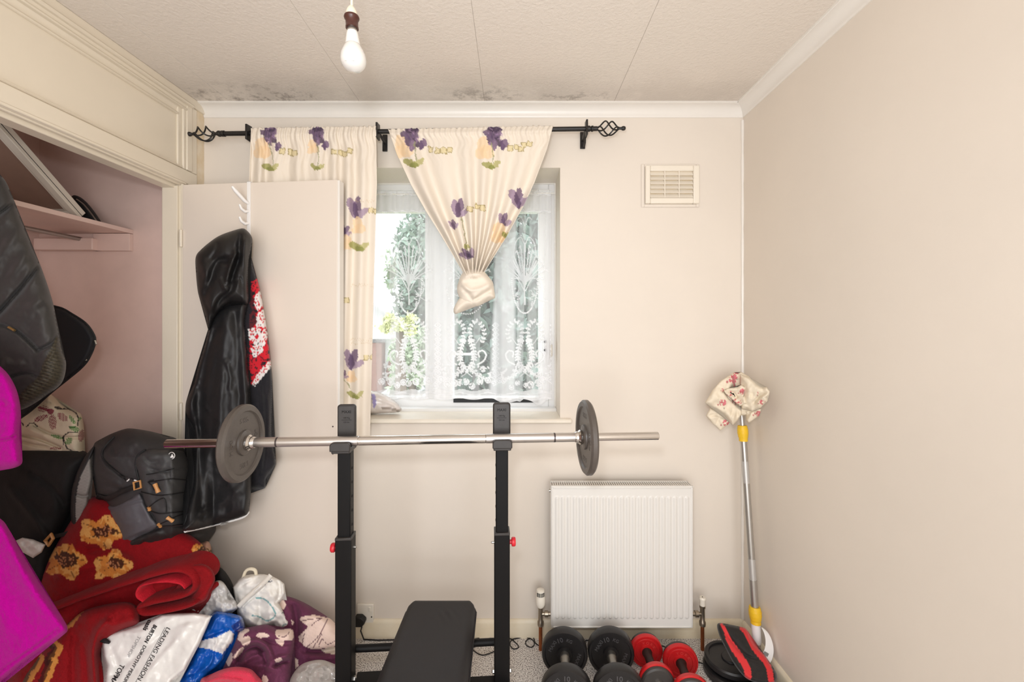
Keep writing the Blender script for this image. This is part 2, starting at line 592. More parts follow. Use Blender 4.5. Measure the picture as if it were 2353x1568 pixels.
strip('rail', 2.334, ZC, XL + 0.006, 1.91)
# ogee moulding round the panel, as a swept profile
def ogee(z0, z1, flip, y1):
    n = 8
    prof = []
    for i in range(n + 1):
        t = i / n
        x = XL - 0.012 + 0.020 * (0.5 - 0.5 * math.cos(math.pi * t)) + (0.004 if 0.45 < t < 0.6 else 0)
        prof.append((x, (z0 + (z1 - z0) * t) if not flip else (z1 - (z1 - z0) * t)))
    prof = [(XL - 0.014, z1 if flip else z0)] + prof + [(XL - 0.014, z0 if flip else z1)]
    return MB().prism(prof, 0.0, y1, 'y')
B('panel_moulding', ogee(2.277, 2.334, False, 1.80), m_cream, head, smooth=25)
B('panel_moulding', ogee(2.050, 2.066, True, 1.775), m_cream, head, smooth=25)
B('panel_bead', MB().box(XL - 0.013, XL + 0.010, 0.0, 1.80, 2.300, 2.308), m_cream, head, bevel=0.003)
B('panel_bead', MB().box(XL - 0.013, XL + 0.018, 0.0, 1.83, 2.322, 2.336), m_cream, head, bevel=0.004)
B('panel_bead', MB().box(XL - 0.013, XL - 0.002, 0.0, 1.77, 2.268, 2.276), m_cream, head, bevel=0.003)
mb = MB()
for a, c, x in ((1.764, 1.785, XL - 0.004), (1.785, 1.80, XL + 0.003), (1.80, 1.83, XL + 0.007), (1.83, 1.863, XL + 0.002)):
    mb.box(XL - 0.013, x, a, c, 2.051, 2.333)
B('panel_stile', mb, m_cream, head, bevel=0.003)
m_stain = mat('tea_stained_filler', (226, 205, 172), 0.6, color2=(236, 222, 200), nscale=16, bump=0.2, bscale=60)
B('scribe_fillet', MB().box(XL - 0.02, XL - 0.001, 1.860, YB, 1.985, 2.335), m_stain, head, bevel=0.002)
# head lining of the opening with its rebates
mb = MB()
mb.box(-1.464, XL, 0.0, YJ + 0.01, 1.984, 1.999)
lin_ = B('head_lining', mb, m_cream, head, bevel=0.002)
B('head_stop', MB().box(-1.464, -1.412, 0.0, YJ, 1.966, 1.986), m_cream, head, bevel=0.003)
B('head_bead', MB().box(-1.404, -1.394, 0.0, YJ, 1.979, 1.986), m_cream, head, bevel=0.002)
B('head_lip', MB().box(-1.392, XL + 0.006, 0.0, 1.80, 1.985, 1.996), m_cream, head, bevel=0.003)

# coving round the ceiling
def cove(ax, a, b, fn):
    prof = [(0, -0.05), (0.004, -0.05), (0.006, -0.044)]
    for i in range(9):
        t = i / 8 * math.pi / 2
        prof.append((0.006 + 0.038 * (1 - math.cos(t)) * 1.0, -0.044 + 0.038 * math.sin(t)))
    prof += [(0.046, -0.004), (0.05, -0.004), (0.05, 0), (0, 0)]
    return prof
pr = cove(0, 0, 0, 0)
B('trim_3', MB().prism([(YB - d, ZC + z) for d, z in pr], XL, XR, 'x'), m_white, kind='structure', smooth=30, label='white coving above the window wall')
B('trim_4', MB().prism([(XR - d, ZC + z) for d, z in pr], YR, YB - 0.004, 'y'), m_white, kind='structure', smooth=30, label='white coving above the right wall')
# skirting
def skirt(pts):
    return pts
sk = [(0, 0), (0.014, 0), (0.014, 0.066), (0.010, 0.074), (0.004, 0.08), (0, 0.08)]
m_skirt = mat('aged_cream_skirting', (232, 216, 186), 0.4, color2=(240, 228, 204), nscale=7, bump=0.2, bscale=40)
B('baseboard_back', MB().prism([(YB - d, z) for d, z in sk], XL, XR, 'x'), m_skirt, kind='structure', smooth=30)
B('baseboard_right', MB().prism([(XR - d, z) for d, z in sk], YR, YB - 0.014, 'y'), m_skirt, kind='structure', smooth=30)
# lumpy mastic in the right-hand corner
B('trim_5', MB().tube([(XR - 0.004, YB - 0.003, 0.08 + i * 0.0485) for i in range(47)], [0.006 + 0.0012 * math.sin(i * 1.7) for i in range(47)], 8), m_white, kind='structure', label='thin white caulk line in the wall corner')

# ------------------------------------------------------------------ window
m_upvc = mat('white_upvc', (240, 238, 236), 0.28)
m_seal = mat('black_rubber_seal', (22, 22, 24), 0.6)
m_grey_metal = mat('grey_metal', (120, 122, 126), 0.35, metal=0.8)
def glass_material(name, tint=(0.97, 0.985, 0.98), refl=0.06):
    m = bpy.data.materials.new(name); m.use_nodes = True
    nt = m.node_tree; nt.nodes.clear()
    o = nt.nodes.new('ShaderNodeOutputMaterial'); t = nt.nodes.new('ShaderNodeBsdfTransparent'); g = nt.nodes.new('ShaderNodeBsdfGlossy')
    t.inputs[0].default_value = (*tint, 1); g.inputs['Roughness'].default_value = 0.02
    mx = nt.nodes.new('ShaderNodeMixShader'); fr = nt.nodes.new('ShaderNodeLayerWeight'); fr.inputs[0].default_value = 0.25
    mt = nt.nodes.new('ShaderNodeMath'); mt.operation = 'MULTIPLY'; mt.inputs[1].default_value = refl * 8
    nt.links.new(fr.outputs['Fresnel'], mt.inputs[0]); nt.links.new(mt.outputs[0], mx.inputs[0])
    nt.links.new(t.outputs[0], mx.inputs[1]); nt.links.new(g.outputs[0], mx.inputs[2]); nt.links.new(mx.outputs[0], o.inputs[0])
    return m
m_glass = glass_material('window_glass', refl=0.03)
def ring(x0, x1, z0, z1, w, y0, y1, wb=None, wt=None):
    wb = w if wb is None else wb; wt = w if wt is None else wt
    m = MB()
    m.box(x0, x0 + w, y0, y1, z0, z1); m.box(x1 - w, x1, y0, y1, z0, z1)
    m.box(x0 + w, x1 - w, y0, y1, z0, z0 + wb); m.box(x0 + w, x1 - w, y0, y1, z1 - wt, z1)
    return m
win = thing('window_1', (-0.3, 2.15, 0.98), 'white plastic two-light window behind the net curtain', None); win['kind'] = 'structure'
if 'category' in win: del win['category']
B('window_frame', ring(WX0, WX1, 0.985, WZ1, 0.035, 2.12, 2.19, 0.05), m_upvc, win, bevel=0.004)
B('mullion', MB().box(-0.424, -0.352, 2.118, 2.19, 1.03, 2.07), m_upvc, win, bevel=0.004)
B('fixed_bead', ring(WX0 + 0.033, -0.422, 1.033, 2.067, 0.022, 2.13, 2.17, 0.005, 0.105), m_upvc, win, bevel=0.003)
cs = B('casement', ring(-0.356, 0.176, 1.033, 2.067, 0.055, 2.106, 2.16, 0.004, 0.108), m_upvc, win, bevel=0.005)
B('casement_rail', MB().box(-0.30, 0.12, 2.112, 2.155, 1.012, 1.034), m_seal, win)
B('pane', MB().box(-0.75, -0.425, 2.148, 2.154, 1.036, 1.965), m_glass, win, smooth=0)
B('pane', MB().box(-0.303, 0.123, 2.130, 2.136, 1.036, 1.962), m_glass, win, smooth=0)
hd = B('window_handle', MB().box(0.142, 0.158, 2.075, 2.107, 1.26, 1.33).box(0.143, 0.157, 2.066, 2.078, 1.20, 1.29), m_upvc, win, bevel=0.004)
B('lock_barrel', MB().lathe([(0, 0), (0.006, 0), (0.006, 0.012), (0, 0.012)], 12, axisM((0.150, 2.068, 1.315), (0, -1, 0))), m_seal, hd)
B('lock_barrel', MB().lathe([(0, 0), (0.006, 0), (0.006, 0.012), (0, 0.012)], 12, axisM((0.150, 2.068, 1.275), (0, -1, 0))), m_seal, hd)
B('hinge_cap', MB().box(0.178, 0.19, 2.112, 2.12, 1.24, 1.30), m_cream, win, bevel=0.002)
B('stay_arm', MB().box(-0.30, -0.20, 2.122, 2.128, 1.245, 1.258), m_upvc, win)
m_tile = mat('worn_sill_paint', (238, 228, 212), 0.35, noise=0.04, nscale=12, bump=0.2, bscale=30)
B('tile_upstand', MB().box(WX0, WX1, 2.06, 2.121, 0.962, 0.992), m_upvc, win, bevel=0.004)
B('sill_board', MB().box(WX0 - 0.05, 0.258, 1.885, 2.115, 0.958, 0.978), m_tile, win, bevel=0.006)
B('sill_crack', MB().tube([(-0.62 + i * 0.03, 1.9085, 0.9565 + 0.0012 * math.sin(i * 2.1)) for i in range(27)], [0.0010 + 0.0006 * math.sin(i * 1.3) ** 2 for i in range(27)], 6), mat('old_filler_crack', (150, 112, 84), 0.9), win)
# sealant beads round the frame
B('sealant', MB().tube([(WX1 - 0.002, 2.118, 0.99), (WX1 - 0.002, 2.118, WZ1 - 0.002), (WX0, 2.118, WZ1 - 0.002)], 0.006, 8), m_white, win)

# ------------------------------------------------------------------ open wardrobe door
hx, hy = XL + 0.004, 1.778
ang = math.atan2(1.717 - hy, -0.711 - hx)
dW = math.hypot(-0.711 - hx, 1.717 - hy)
Md = Matrix.Translation((hx, hy, 0)) @ Matrix.Rotation(ang, 4, 'Z')
door = B('door_1', MB().box(0, dW, 0.0, 0.034, 0.012, 1.980, Md), m_door, kind='structure', smooth=0, bevel=0.002, label='flush cream wardrobe door swung open against the window wall')
B('door_lipping', MB().box(dW, dW + 0.009, 0.001, 0.036, 0.012, 1.978, Md), m_white, door, bevel=0.001)
for z in (0.35, 1.0, 1.72):
    B('hinge', MB().lathe([(0, 0), (0.006, 0), (0.006, 0.07), (0, 0.07)], 12, Matrix.Translation((hx - 0.002, hy - 0.006, z))), m_cream, door)
for sx, sz in ((0.655, 0.985), (0.655, 0.875), (0.67, 0.94)):
    B('screw_hole', MB().lathe([(0, 0), (0.003, 0), (0.003, 0.001), (0, 0.001)], 10, Md @ axisM((sx, 0.0, sz), (0, -1, 0))), m_dark, door)

# wardrobe shelf on its battens, with the hanging rail
sh = thing('wardrobe_shelf', (-1.9, 1.2, 1.70), 'dusty pink painted shelf with battens inside the wardrobe', 'shelf')
B('shelf_board', MB().box(-2.118, -1.700, 0.10, 1.904, 1.802, 1.820), m_pink, sh, bevel=0.001)
B('batten', MB().box(-1.86, -1.700, 1.885, 1.904, 1.724, 1.80), m_pink, sh, bevel=0.001)
B('batten', MB().box(-2.10, -1.842, 1.862, 1.904, 1.724, 1.776), m_pink, sh, bevel=0.004)
B('hanging_rail', MB().tube([(-1.90, 0.12, 1.772), (-1.90, 1.872, 1.772)], 0.009, 12), mat('steel_rail', (170, 165, 160), 0.35, metal=0.9), sh)
# ------------------------------------------------------------------ curtain rod
m_iron = mat('black_iron', (26, 23, 22), 0.38, spec=0.5)
YROD = 1.81
def rodp(px):
    return Vector(W(px, 307.5 + (px - 500) * (295.5 - 307.5) / (1400 - 500), YROD))
rod = thing('curtain_rod', rodp(900), 'black iron curtain rod with twisted cage finials above the window', 'curtain rod')
B('pole', MB().tube([rodp(500), rodp(1372)], 0.0098, 16), m_iron, rod)
def finial(px0, px1, sgn):
    a, b = rodp(px0), rodp(px1)
    d = (b - a)
    Lg = d.length
    M = axisM(a, d)
    m = MB().lathe([(0, -0.012), (0.0125, -0.012), (0.0125, 0.0), (0.009, 0.004), (0.0125, 0.008), (0.0125, 0.014), (0.007, 0.018), (0.006, 0.034), (0, 0.034)], 20, M)
    f = B('finial', m, m_iron, rod)
    for k in range(4):
        pts = []
        for i in range(25):
            t = i / 24
            r = 0.0035 + 0.0285 * math.sin(math.pi * min(1, max(0, t))) ** 1.15
            an = k * math.pi / 2 + t * math.pi * 1.15 * sgn
            pts.append((r * math.cos(an), r * math.sin(an), 0.030 + t * (Lg - 0.030 - 0.022)))
        B('cage_wire', MB().tube(pts, 0.0032, 8, M=M), m_iron, f)
    tip = MB().lathe([(0, Lg - 0.030), (0.0055, Lg - 0.028), (0.0055, Lg - 0.012), (0.0085, Lg - 0.008), (0.0095, Lg - 0.002), (0.007, Lg + 0.005), (0, Lg + 0.008)], 16, M)
    B('tip', tip, m_iron, f)
finial(510, 434, 1)
finial(1355, 1434, -1)
def bracket(px, tilt):
    c = rodp(px)
    m = MB()
    # shield-shaped back plate on a short arm, its cup under the pole
    sh_ = [(-0.016, -0.036), (0.016, -0.036), (0.020, 0.030), (0.0, 0.040), (-0.020, 0.030)]
    Mb = Matrix.Translation(c) @ Matrix.Rotation(math.radians(tilt), 4, 'Z')
    pts = [(0.0, -0.034), (0.006, -0.036), (0.010, 0.028), (0.0, 0.036), (-0.010, 0.028), (-0.006, -0.036)]
    m.prism([(x * 1.0, z) for x, z in [(-0.024, -0.034), (0.014, -0.034), (0.014, 0.034), (-0.024, 0.030)]], -0.004, 0.004, 'x', Mb)
    m.tube([Mb @ Vector((0, 0.012, 0)), Mb @ Vector((0, 0.098, -0.01))], 0.006, 10)
    o = B('bracket', m, m_iron, rod, bevel=0.002)
    B('wall_plate', MB().box(-0.011, 0.011, 0.092, 0.099, -0.045, 0.03, Matrix.Translation(c)), m_iron, o, bevel=0.002)
    return o
bracket(573, 0); bracket(869, 0)
o = bracket(1347, 0)
B('bracket_hook', MB().tube([rodp(1346) + Vector((0, 0.015, -0.012)), rodp(1345) + Vector((0, 0.012, -0.055)), rodp(1345) + Vector((0, 0.03, -0.062))], 0.0045, 8), m_iron, o)

# ------------------------------------------------------------------ floral curtains
m_curtain = mat('cream_cotton_print', (240, 226, 205), 0.85, vc=True, bump=0.15, bscale=500, sheen=0.1)
CREAM = (234, 222, 206)
def petal(X, Y, C, cx, cy, a, b, ang, c, f=1.0):
    mixc(C, inell(X, Y, cx, cy, a, b, ang), c, f)
def squares(X, Y, C, pts, s=7):
    for (x, y, an) in pts:
        c, sn = math.cos(math.radians(an)), math.sin(math.radians(an))
        u, v = (X - x) * c + (Y - y) * sn, -(X - x) * sn + (Y - y) * c
        o_ = (abs(u) < s) & (abs(v) < s); i_ = (abs(u) < s - 1.6) & (abs(v) < s - 1.6)
        mixc(C, o_, (168, 150, 96), 0.9); mixc(C, i_, (226, 210, 168))
def iris(X, Y, C, x, y, s=1.0):
    for dx, dy, a, b, an, c in ((-2, 2, 17, 10, 60, (92, 72, 98)), (8, 6, 16, 8, 110, (116, 94, 120)), (-8, 16, 14, 7, 80, (98, 78, 106)),
                                (10, 22, 12, 7, 60, (86, 68, 90)), (2, 28, 13, 6, 95, (130, 106, 132)), (0, -6, 15, 7, 0, (80, 62, 86)), (-14, 4, 11, 7, 20, (112, 90, 116))):
        petal(X, Y, C, x + dx * s, y + dy * s, a * s, b * s, an, c, 0.95)
    n = vnoise(X, Y, 5, 3)
    mixc(C, inell(X, Y, x, y + 8 * s, 20 * s, 28 * s) & (n > 0.72), (170, 140, 170), 0.5)
def smallbud(X, Y, C, x, y, s=1.0):
    petal(X, Y, C, x, y, 7 * s, 13 * s, 10, (108, 86, 114)); petal(X, Y, C, x + 6 * s, y - 4 * s, 5 * s, 11 * s, -15, (134, 112, 134))
def peach(X, Y, C, x, y, s=1.0):
    for dx, dy, a, b, an in ((0, -12, 15, 16, 0), (6, 4, 16, 14, 30), (-6, 8, 12, 12, 0)):
        petal(X, Y, C, x + dx * s, y + dy * s, a * s, b * s, an, (240, 208, 166), 0.75)
def greenleaf(X, Y, C, x, y, s=1.0, an=0):
    petal(X, Y, C, x - 8 * s, y, 15 * s, 7 * s, 25 + an, (164, 160, 92), 0.9); petal(X, Y, C, x + 9 * s, y, 13 * s, 6 * s, -40 + an, (190, 184, 124), 0.9)
    petal(X, Y, C, x, y + 5 * s, 9 * s, 5 * s, 10 + an, (142, 144, 78), 0.9)
def tulip(X, Y, C, x, y, s=1.0, an=0):
    ca, sa = math.cos(math.radians(an)), math.sin(math.radians(an))
    for dx, dy, a, b, pa, c in ((-5, 0, 22, 9, 75, (158, 134, 156)), (5, -2, 20, 8, 100, (122, 98, 124)), (12, 12, 17, 7, 150, (172, 150, 170)), (0, 6, 18, 6, 88, (104, 82, 108))):
        petal(X, Y, C, x + (dx * ca - dy * sa) * s, y + (dx * sa + dy * ca) * s, a * s, b * s, pa + an, c, 0.92)
def stem(X, Y, C, pts, c=(150, 150, 110), w=1.2):
    mixc(C, segdist(X, Y, catmull(pts, False, 6)) < w, c, 0.8)
def cream_base(X, Y):
    C = np.zeros((len(X), 3)); C[:] = L1(CREAM)
    C *= (1 + 0.03 * fbm(X, Y, 60, 5))[:, None]
    return C
def ragged(X, Y):
    return X + 3.2 * fbm(X, Y, 9, 31) + 1.5 * fbm(X, Y, 3.5, 37, 2), Y + 3.2 * fbm(X, Y, 9, 41) + 1.5 * fbm(X, Y, 3.5, 43, 2)
def col_left(X, Y):
    C = cream_base(X, Y)
    X, Y = ragged(X, Y)
    peach(X, Y, C, 602, 345, 1.0); iris(X, Y, C, 620, 302, 0.85); smallbud(X, Y, C, 637, 338, 0.8)
    stem(X, Y, C, [(620, 330), (626, 360), (628, 390)]); greenleaf(X, Y, C, 622, 384, 0.95)
    peach(X, Y, C, 718, 340, 0.7); iris(X, Y, C, 730, 302, 0.85); smallbud(X, Y, C, 747, 334, 0.8)
    stem(X, Y, C, [(730, 330), (732, 360), (731, 390)]); greenleaf(X, Y, C, 730, 384, 0.8)
    squares(X, Y, C, [(648, 348, 0), (668, 350, 10), (676, 352, 0), (767, 349, 5), (782, 352, 10), (793, 354, 0), (804, 347, 8)], 6.5)
    tulip(X, Y, C, 816, 478, 1.15, -5); tulip(X, Y, C, 793, 530, 0.6, 10); peach(X, Y, C, 822, 522, 0.8); peach(X, Y, C, 794, 560, 0.8)
    greenleaf(X, Y, C, 826, 567, 1.15); squares(X, Y, C, [(852, 484, 0), (866, 486, 0), (796, 690, 0), (841, 822, 0), (857, 820, 0)], 6.5)
    tulip(X, Y, C, 808, 826, 1.05, 0); tulip(X, Y, C, 788, 860, 0.5, 10); peach(X, Y, C, 808, 868, 0.6)
    stem(X, Y, C, [(790, 872), (800, 884), (806, 895)]); greenleaf(X, Y, C, 818, 908, 0.95)
    # faint handwriting print
    for y0 in (462, 656, 781, 789):
        w = y0 + 2.2 * np.sin(X * 1.1) + 1.2 * np.sin(X * 2.3)
        mixc(C, (abs(Y - w) < 0.7) & (X > 806) & (X < 862), (206, 180, 140), 0.5)
    return C
def yleft(U, V, X, Y):
    top = np.exp(-np.maximum(0, V - 0.012) / 0.06)
    a = 0.012 * np.sin(U * 2 * np.pi * 7.3 + 1.3 * np.sin(U * 9)) * (1 - 0.35 * np.clip((U - 0.7) / 0.3, 0, 1)) + 0.004 * np.sin(U * 61 + 0.6)
    b = 0.005 * np.sin(U * 2 * np.pi * 26 + 2 * np.sin(V * 60)) * top
    ch = -0.009 * np.exp(-((V - 0.022) / 0.014) ** 2)      # rod pocket
    return 1.786 + a * (0.35 + 0.65 * np.clip(V / 0.12, 0, 1)) + b + ch + 0.003 * fbm(X, Y, 60, 9)
def warp_l(U, V, X, Y):
    ruffle = np.exp(-V / 0.012)
    return X, Y + ruffle * 3.0 * np.sin(U * 2 * np.pi * 24) * (vnoise(U * 40, U * 0, 1, 4) - 0.1)
sheet('floral_curtain', [(577, 294), (572, 420), (566, 700), (560, 1000)], [(864, 290), (866, 420), (858, 700), (850, 1004)], 200, 330, yleft, m_curtain,
      col=col_left, warp=warp_l, label='cream curtain with purple flowers hanging straight behind the open wardrobe door', cat='curtain', group='floral window curtains')
def col_knot(X, Y):
    C = cream_base(X, Y)
    X, Y = ragged(X, Y)
    peach(X, Y, C, 925, 340, 1.15); iris(X, Y, C, 945, 305, 1.05); smallbud(X, Y, C, 970, 332, 1.0)
    stem(X, Y, C, [(952, 325), (954, 352), (956, 385)]); greenleaf(X, Y, C, 952, 374, 1.15)
    peach(X, Y, C, 1112, 345, 1.1); iris(X, Y, C, 1135, 303, 1.05); smallbud(X, Y, C, 1157, 333, 1.0)
    stem(X, Y, C, [(1128, 330), (1132, 352), (1134, 388)]); greenleaf(X, Y, C, 1130, 380, 1.0)
    squares(X, Y, C, [(990, 344, 5), (1006, 347, 10), (1020, 347, 0), (1034, 345, 5), (1172, 341, 8), (1187, 339, 0), (1198, 343, 5), (1204, 333, 0), (1217, 331, 10)], 6.5)
    tulip(X, Y, C, 1052, 478, 1.0, 0); tulip(X, Y, C, 1040, 516, 0.5, -20); tulip(X, Y, C, 1188, 455, 1.05, -10); tulip(X, Y, C, 1157, 505, 0.7, 0)
    peach(X, Y, C, 1146, 540, 1.0); greenleaf(X, Y, C, 1163, 539, 0.6, 40); squares(X, Y, C, [(1080, 480, 5), (1097, 475, 20), (1109, 478, 0)], 6.5)
    stem(X, Y, C, [(1060, 500), (1066, 530), (1070, 560)]); greenleaf(X, Y, C, 1072, 566, 0.5, 60); tulip(X, Y, C, 1072, 585, 0.75, -60)
    return C
def yknot(U, V, X, Y):
    g = np.clip(V, 0, 1)
    a = (0.010 + 0.016 * g) * np.sin(U * 2 * np.pi * 6.5 + 1.5 * np.sin(U * 7 + 2)) + 0.005 * np.sin(U * 47)
    b = 0.005 * np.sin(U * 2 * np.pi * 30 + 2 * np.sin(V * 50)) * np.exp(-V / 0.08)
    ch = -0.009 * np.exp(-((V - 0.03) / 0.018) ** 2)
    return 1.784 - 0.035 * g + a * (0.4 + 0.6 * np.clip(V / 0.15, 0, 1)) + b + ch - 0.03 * np.sin(np.pi * U) * g
def warp_k(U, V, X, Y):
    return X, Y + np.exp(-V / 0.015) * 3.0 * np.sin(U * 2 * np.pi * 27) * (vnoise(U * 45, U * 0, 1, 8) - 0.1)
knot_c = thing('floral_curtain', W(1090, 640, 1.8), 'cream curtain with purple flowers tied in a knot in front of the window', 'curtain', 'floral window curtains')
sheet('drape', [(892, 297), (912, 355), (944, 424), (979, 486), (1011, 537), (1040, 585), (1062, 622), (1072, 640)],
      [(1271, 289), (1257, 342), (1228, 419), (1203, 473), (1164, 543), (1126, 604), (1112, 626), (1106, 640)], 230, 240, yknot, m_curtain, knot_c, col=col_knot, warp=warp_k)
def plain(c, var=0.03, sc=40, seed=1):
    def f(X, Y):
        C = np.zeros((len(X), 3)); C[:] = L1(c)
        return C * (1 + var * fbm(X, Y, sc, seed))[:, None]
    return f
kd = lambda X, Y: folds(X, Y, [([(1062, 640), (1080, 632), (1108, 630)], 6, 0.012), ([(1060, 658), (1078, 680), (1086, 690), (1134, 664)], 5, -0.012),
                               ([(1055, 645), (1082, 668), (1132, 652)], 5, 0.012), ([(1084, 694), (1100, 672), (1130, 660)], 5, 0.010), ([(1086, 690), (1100, 684)], 4, -0.012)]) + crumple(X, Y, 26, 3, 0.016)
pillow('knot', [(1062, 628), (1082, 616), (1108, 620), (1118, 632), (1132, 648), (1135, 668), (1137, 685), (1120, 690), (1098, 704), (1082, 702), (1060, 690), (1050, 664)], 1.765, 0.055, m_curtain, knot_c,
       step=2.6, edge=22, back=0.9, disp=kd, col=plain(CREAM), label='bunched knot of cream cloth')
pillow('knot_tail', [(1062, 682), (1086, 690), (1100, 702), (1074, 706), (1048, 722), (1042, 712), (1050, 694)], 1.755, 0.022, m_curtain, knot_c, step=2.6, edge=10, back=0.9, col=plain(CREAM),
       disp=lambda X, Y: folds(X, Y, [([(1046, 716), (1068, 696), (1090, 694)], 5, 0.008)]))

# ------------------------------------------------------------------ net curtain: sheer mesh with woven lace
def net_material():
    m = bpy.data.materials.new('white_lace_net'); m.use_nodes = True
    nt = m.node_tree; nt.nodes.clear(); N = nt.nodes; K = nt.links
    o = N.new('ShaderNodeOutputMaterial'); t = N.new('ShaderNodeBsdfTransparent'); d = N.new('ShaderNodeBsdfDiffuse'); tl = N.new('ShaderNodeBsdfTranslucent')
    d.inputs[0].default_value = lin((244, 244, 246)); tl.inputs[0].default_value = lin((240, 242, 246))
    m1 = N.new('ShaderNodeMixShader'); m1.inputs[0].default_value = 0.16; K.new(d.outputs[0], m1.inputs[1]); K.new(tl.outputs[0], m1.inputs[2])
    a = N.new('ShaderNodeAttribute'); a.attribute_name = 'lace'
    m2 = N.new('ShaderNodeMixShader'); K.new(a.outputs['Fac'], m2.inputs[0]); K.new(t.outputs[0], m2.inputs[1]); K.new(m1.outputs[0], m2.inputs[2]); K.new(m2.outputs[0], o.inputs[0])
    return m
m_net = net_material()
def leafrow(X, Y, pts, n, ln, w, A, side=1, amp=1.0):
    """small leaves standing off both sides of a curved stem"""
    p = catmull(pts, False, 2.0)
    idx = np.linspace(1, len(p) - 2, n).astype(int)
    for i in idx:
        t = p[min(i + 1, len(p) - 1)] - p[max(i - 1, 0)]
        an = math.degrees(math.atan2(t[1], t[0]))
        for sg in (1, -1):
            a2 = an + sg * 55
            c = p[i] + ln * 0.6 * np.array([math.cos(math.radians(a2)), math.sin(math.radians(a2))])
            A[inell(X, Y, c[0], c[1], ln * 0.62, w, a2)] = amp
def strokes(X, Y, lst, w, A, amp=0.9):
    for pts in lst:
        A[near(X, Y, catmull(pts, False, 4), w * 0.8)] = amp
def lace(X, Y):
    A = np.full(len(X), 0.0)
    Q = lambda c, pts, s=1: [(c + s * x, y) for x, y in pts]
    rng = random.Random(5)
    for c in (940, 1073, 1206):
        urn = c != 1073
        # tall spray above
        strokes(X, Y, [Q(c, [(0, 700), (-1, 640), (0, 560)]), Q(c, [(-1, 655), (-14, 625), (-26, 600)]), Q(c, [(1, 655), (14, 625), (26, 600)])], 2.2, A, 0.8)
        for s in (-1, 1):
            for k in range(6):
                x1, y1 = 10 + k * 8, 565 + k * 11
                strokes(X, Y, [Q(c, [(0, 660 - k * 2), (x1 * 0.6, (y1 + 640) / 2), (x1, y1), (x1 + 3, y1 + 5)], s)], 1.7, A, 0.75)
            strokes(X, Y, [Q(c, [(2, 668), (18, 640), (34, 650), (30, 675), (16, 682)], s), Q(c, [(0, 520), (8, 500), (16, 505)], s), Q(c, [(2, 560), (10, 545), (22, 560), (26, 590)], s)], 1.4, A, 0.75)
            leafrow(X, Y, Q(c, [(14, 690), (26, 660), (38, 640)], s), 5, 4, 1.8, A, amp=0.7)
        if urn:
            # string of beads
            for s in (-1, 1):
                for k in range(26):
                    t = k / 25
                    bx, by = c + s * (0 + 30 * math.cos(t * math.pi / 2) - 0), 640 + 80 * math.sin(t * math.pi / 2)
                    A[inell(X, Y, bx, by, 1.8, 1.8)] = 0.9
                strokes(X, Y, [Q(c, [(14, 668), (32, 688), (52, 692)], s)], 1.2, A, 0.7)
                A[inell(X, Y, c + s * 17, 700, 3, 8)] = 0.7
        else:
            for k in range(30):
                t = k / 29
                A[inell(X, Y, c + 46 * math.cos(math.pi * t), 660 + 62 * math.sin(math.pi * t), 1.8, 1.8)] = 0.85
        # wreaths of leaves
        for s in (-1, 1):
            p = Q(c, [(34, 788), (40, 765), (32, 745), (20, 738), (10, 748), (6, 765), (12, 782)], s)
            strokes(X, Y, [p], 1.0, A, 0.7); leafrow(X, Y, p, 13, 5.5, 2.2, A, amp=0.88)
            # acanthus and scroll
            p = Q(c, [(6, 778), (14, 800), (16, 826), (8, 844), (-2, 850)], s)
            strokes(X, Y, [p], 2.0, A, 0.92); leafrow(X, Y, p, 12, 7, 2.4, A, amp=0.92)
            p = Q(c, [(24, 838), (38, 830), (44, 816), (36, 806), (26, 810), (28, 820)], s)
            strokes(X, Y, [p], 2.4, A, 0.92)
            p = Q(c, [(8, 850), (30, 866), (46, 872), (54, 866), (52, 858)], s)
            strokes(X, Y, [p], 2.2, A, 0.92); leafrow(X, Y, p, 9, 5, 2.2, A, amp=0.85)
            strokes(X, Y, [Q(c, [(6, 852), (-12, 866)], s), Q(c, [(20, 790), (30, 776)], s)], 1.2, A, 0.8)
            for k in range(14):
                A[inell(X, Y, c + s * rng.uniform(14, 60), rng.uniform(838, 862), rng.uniform(2, 4.5), rng.uniform(1.6, 3), rng.uniform(0, 180))] = 0.88
        # lattice column between repeats
        for k in range(13):
            yy = 742 + k * 11
            for s in (-1, 1):
                strokes(X, Y, [[(c + 66, yy), (c + 66 + s * 7, yy + 5.5), (c + 66, yy + 11)]], 1.6, A, 0.85)
            A[inell(X, Y, c + 66, yy + 5, 2.4, 3.4)] = 0.85
        # roses on the border
        for k in range(9):
            rx, ry, rr = c - 60 + k * 15 + rng.uniform(-4, 4), 884 + rng.uniform(-12, 7), rng.uniform(5, 9)
            r = np.hypot(X - rx, Y - ry)
            A[(r < rr) & (vnoise(X, Y, 4, 3) > 0.22)] = 0.92
            A[(np.abs(r - rr * 0.55) < 0.6)] = 0.6
    hem = 897 + 2.5 * np.sin(X / 9.0)
    A[Y > hem] = np.maximum(A[Y > hem], 0.72)
    sc = 914 + 5 * np.abs(np.sin(X / 21.0))
    A[np.abs(Y - sc) < 2.0] = 0.95
    A[np.abs(Y - sc + 12) < 1.2] = 0.9
    # pocket heading
    A[(Y < 486)] = np.maximum(A[(Y < 486)], 0.42 + 0.12 * np.sin(X[Y < 486] / 3.3))
    A[np.abs(Y - 447 - 1.5 * np.sin(X / 5)) < 1.6] = 0.8
    A[np.abs(Y - 486 - 1.5 * np.sin(X / 4)) < 1.6] = 0.75
    # sheer ground, closed up where the net hangs in folds
    g = 0.19 + 0.05 * fbm(X, Y, 30, 2)
    lean = (Y - 650) * 0.02
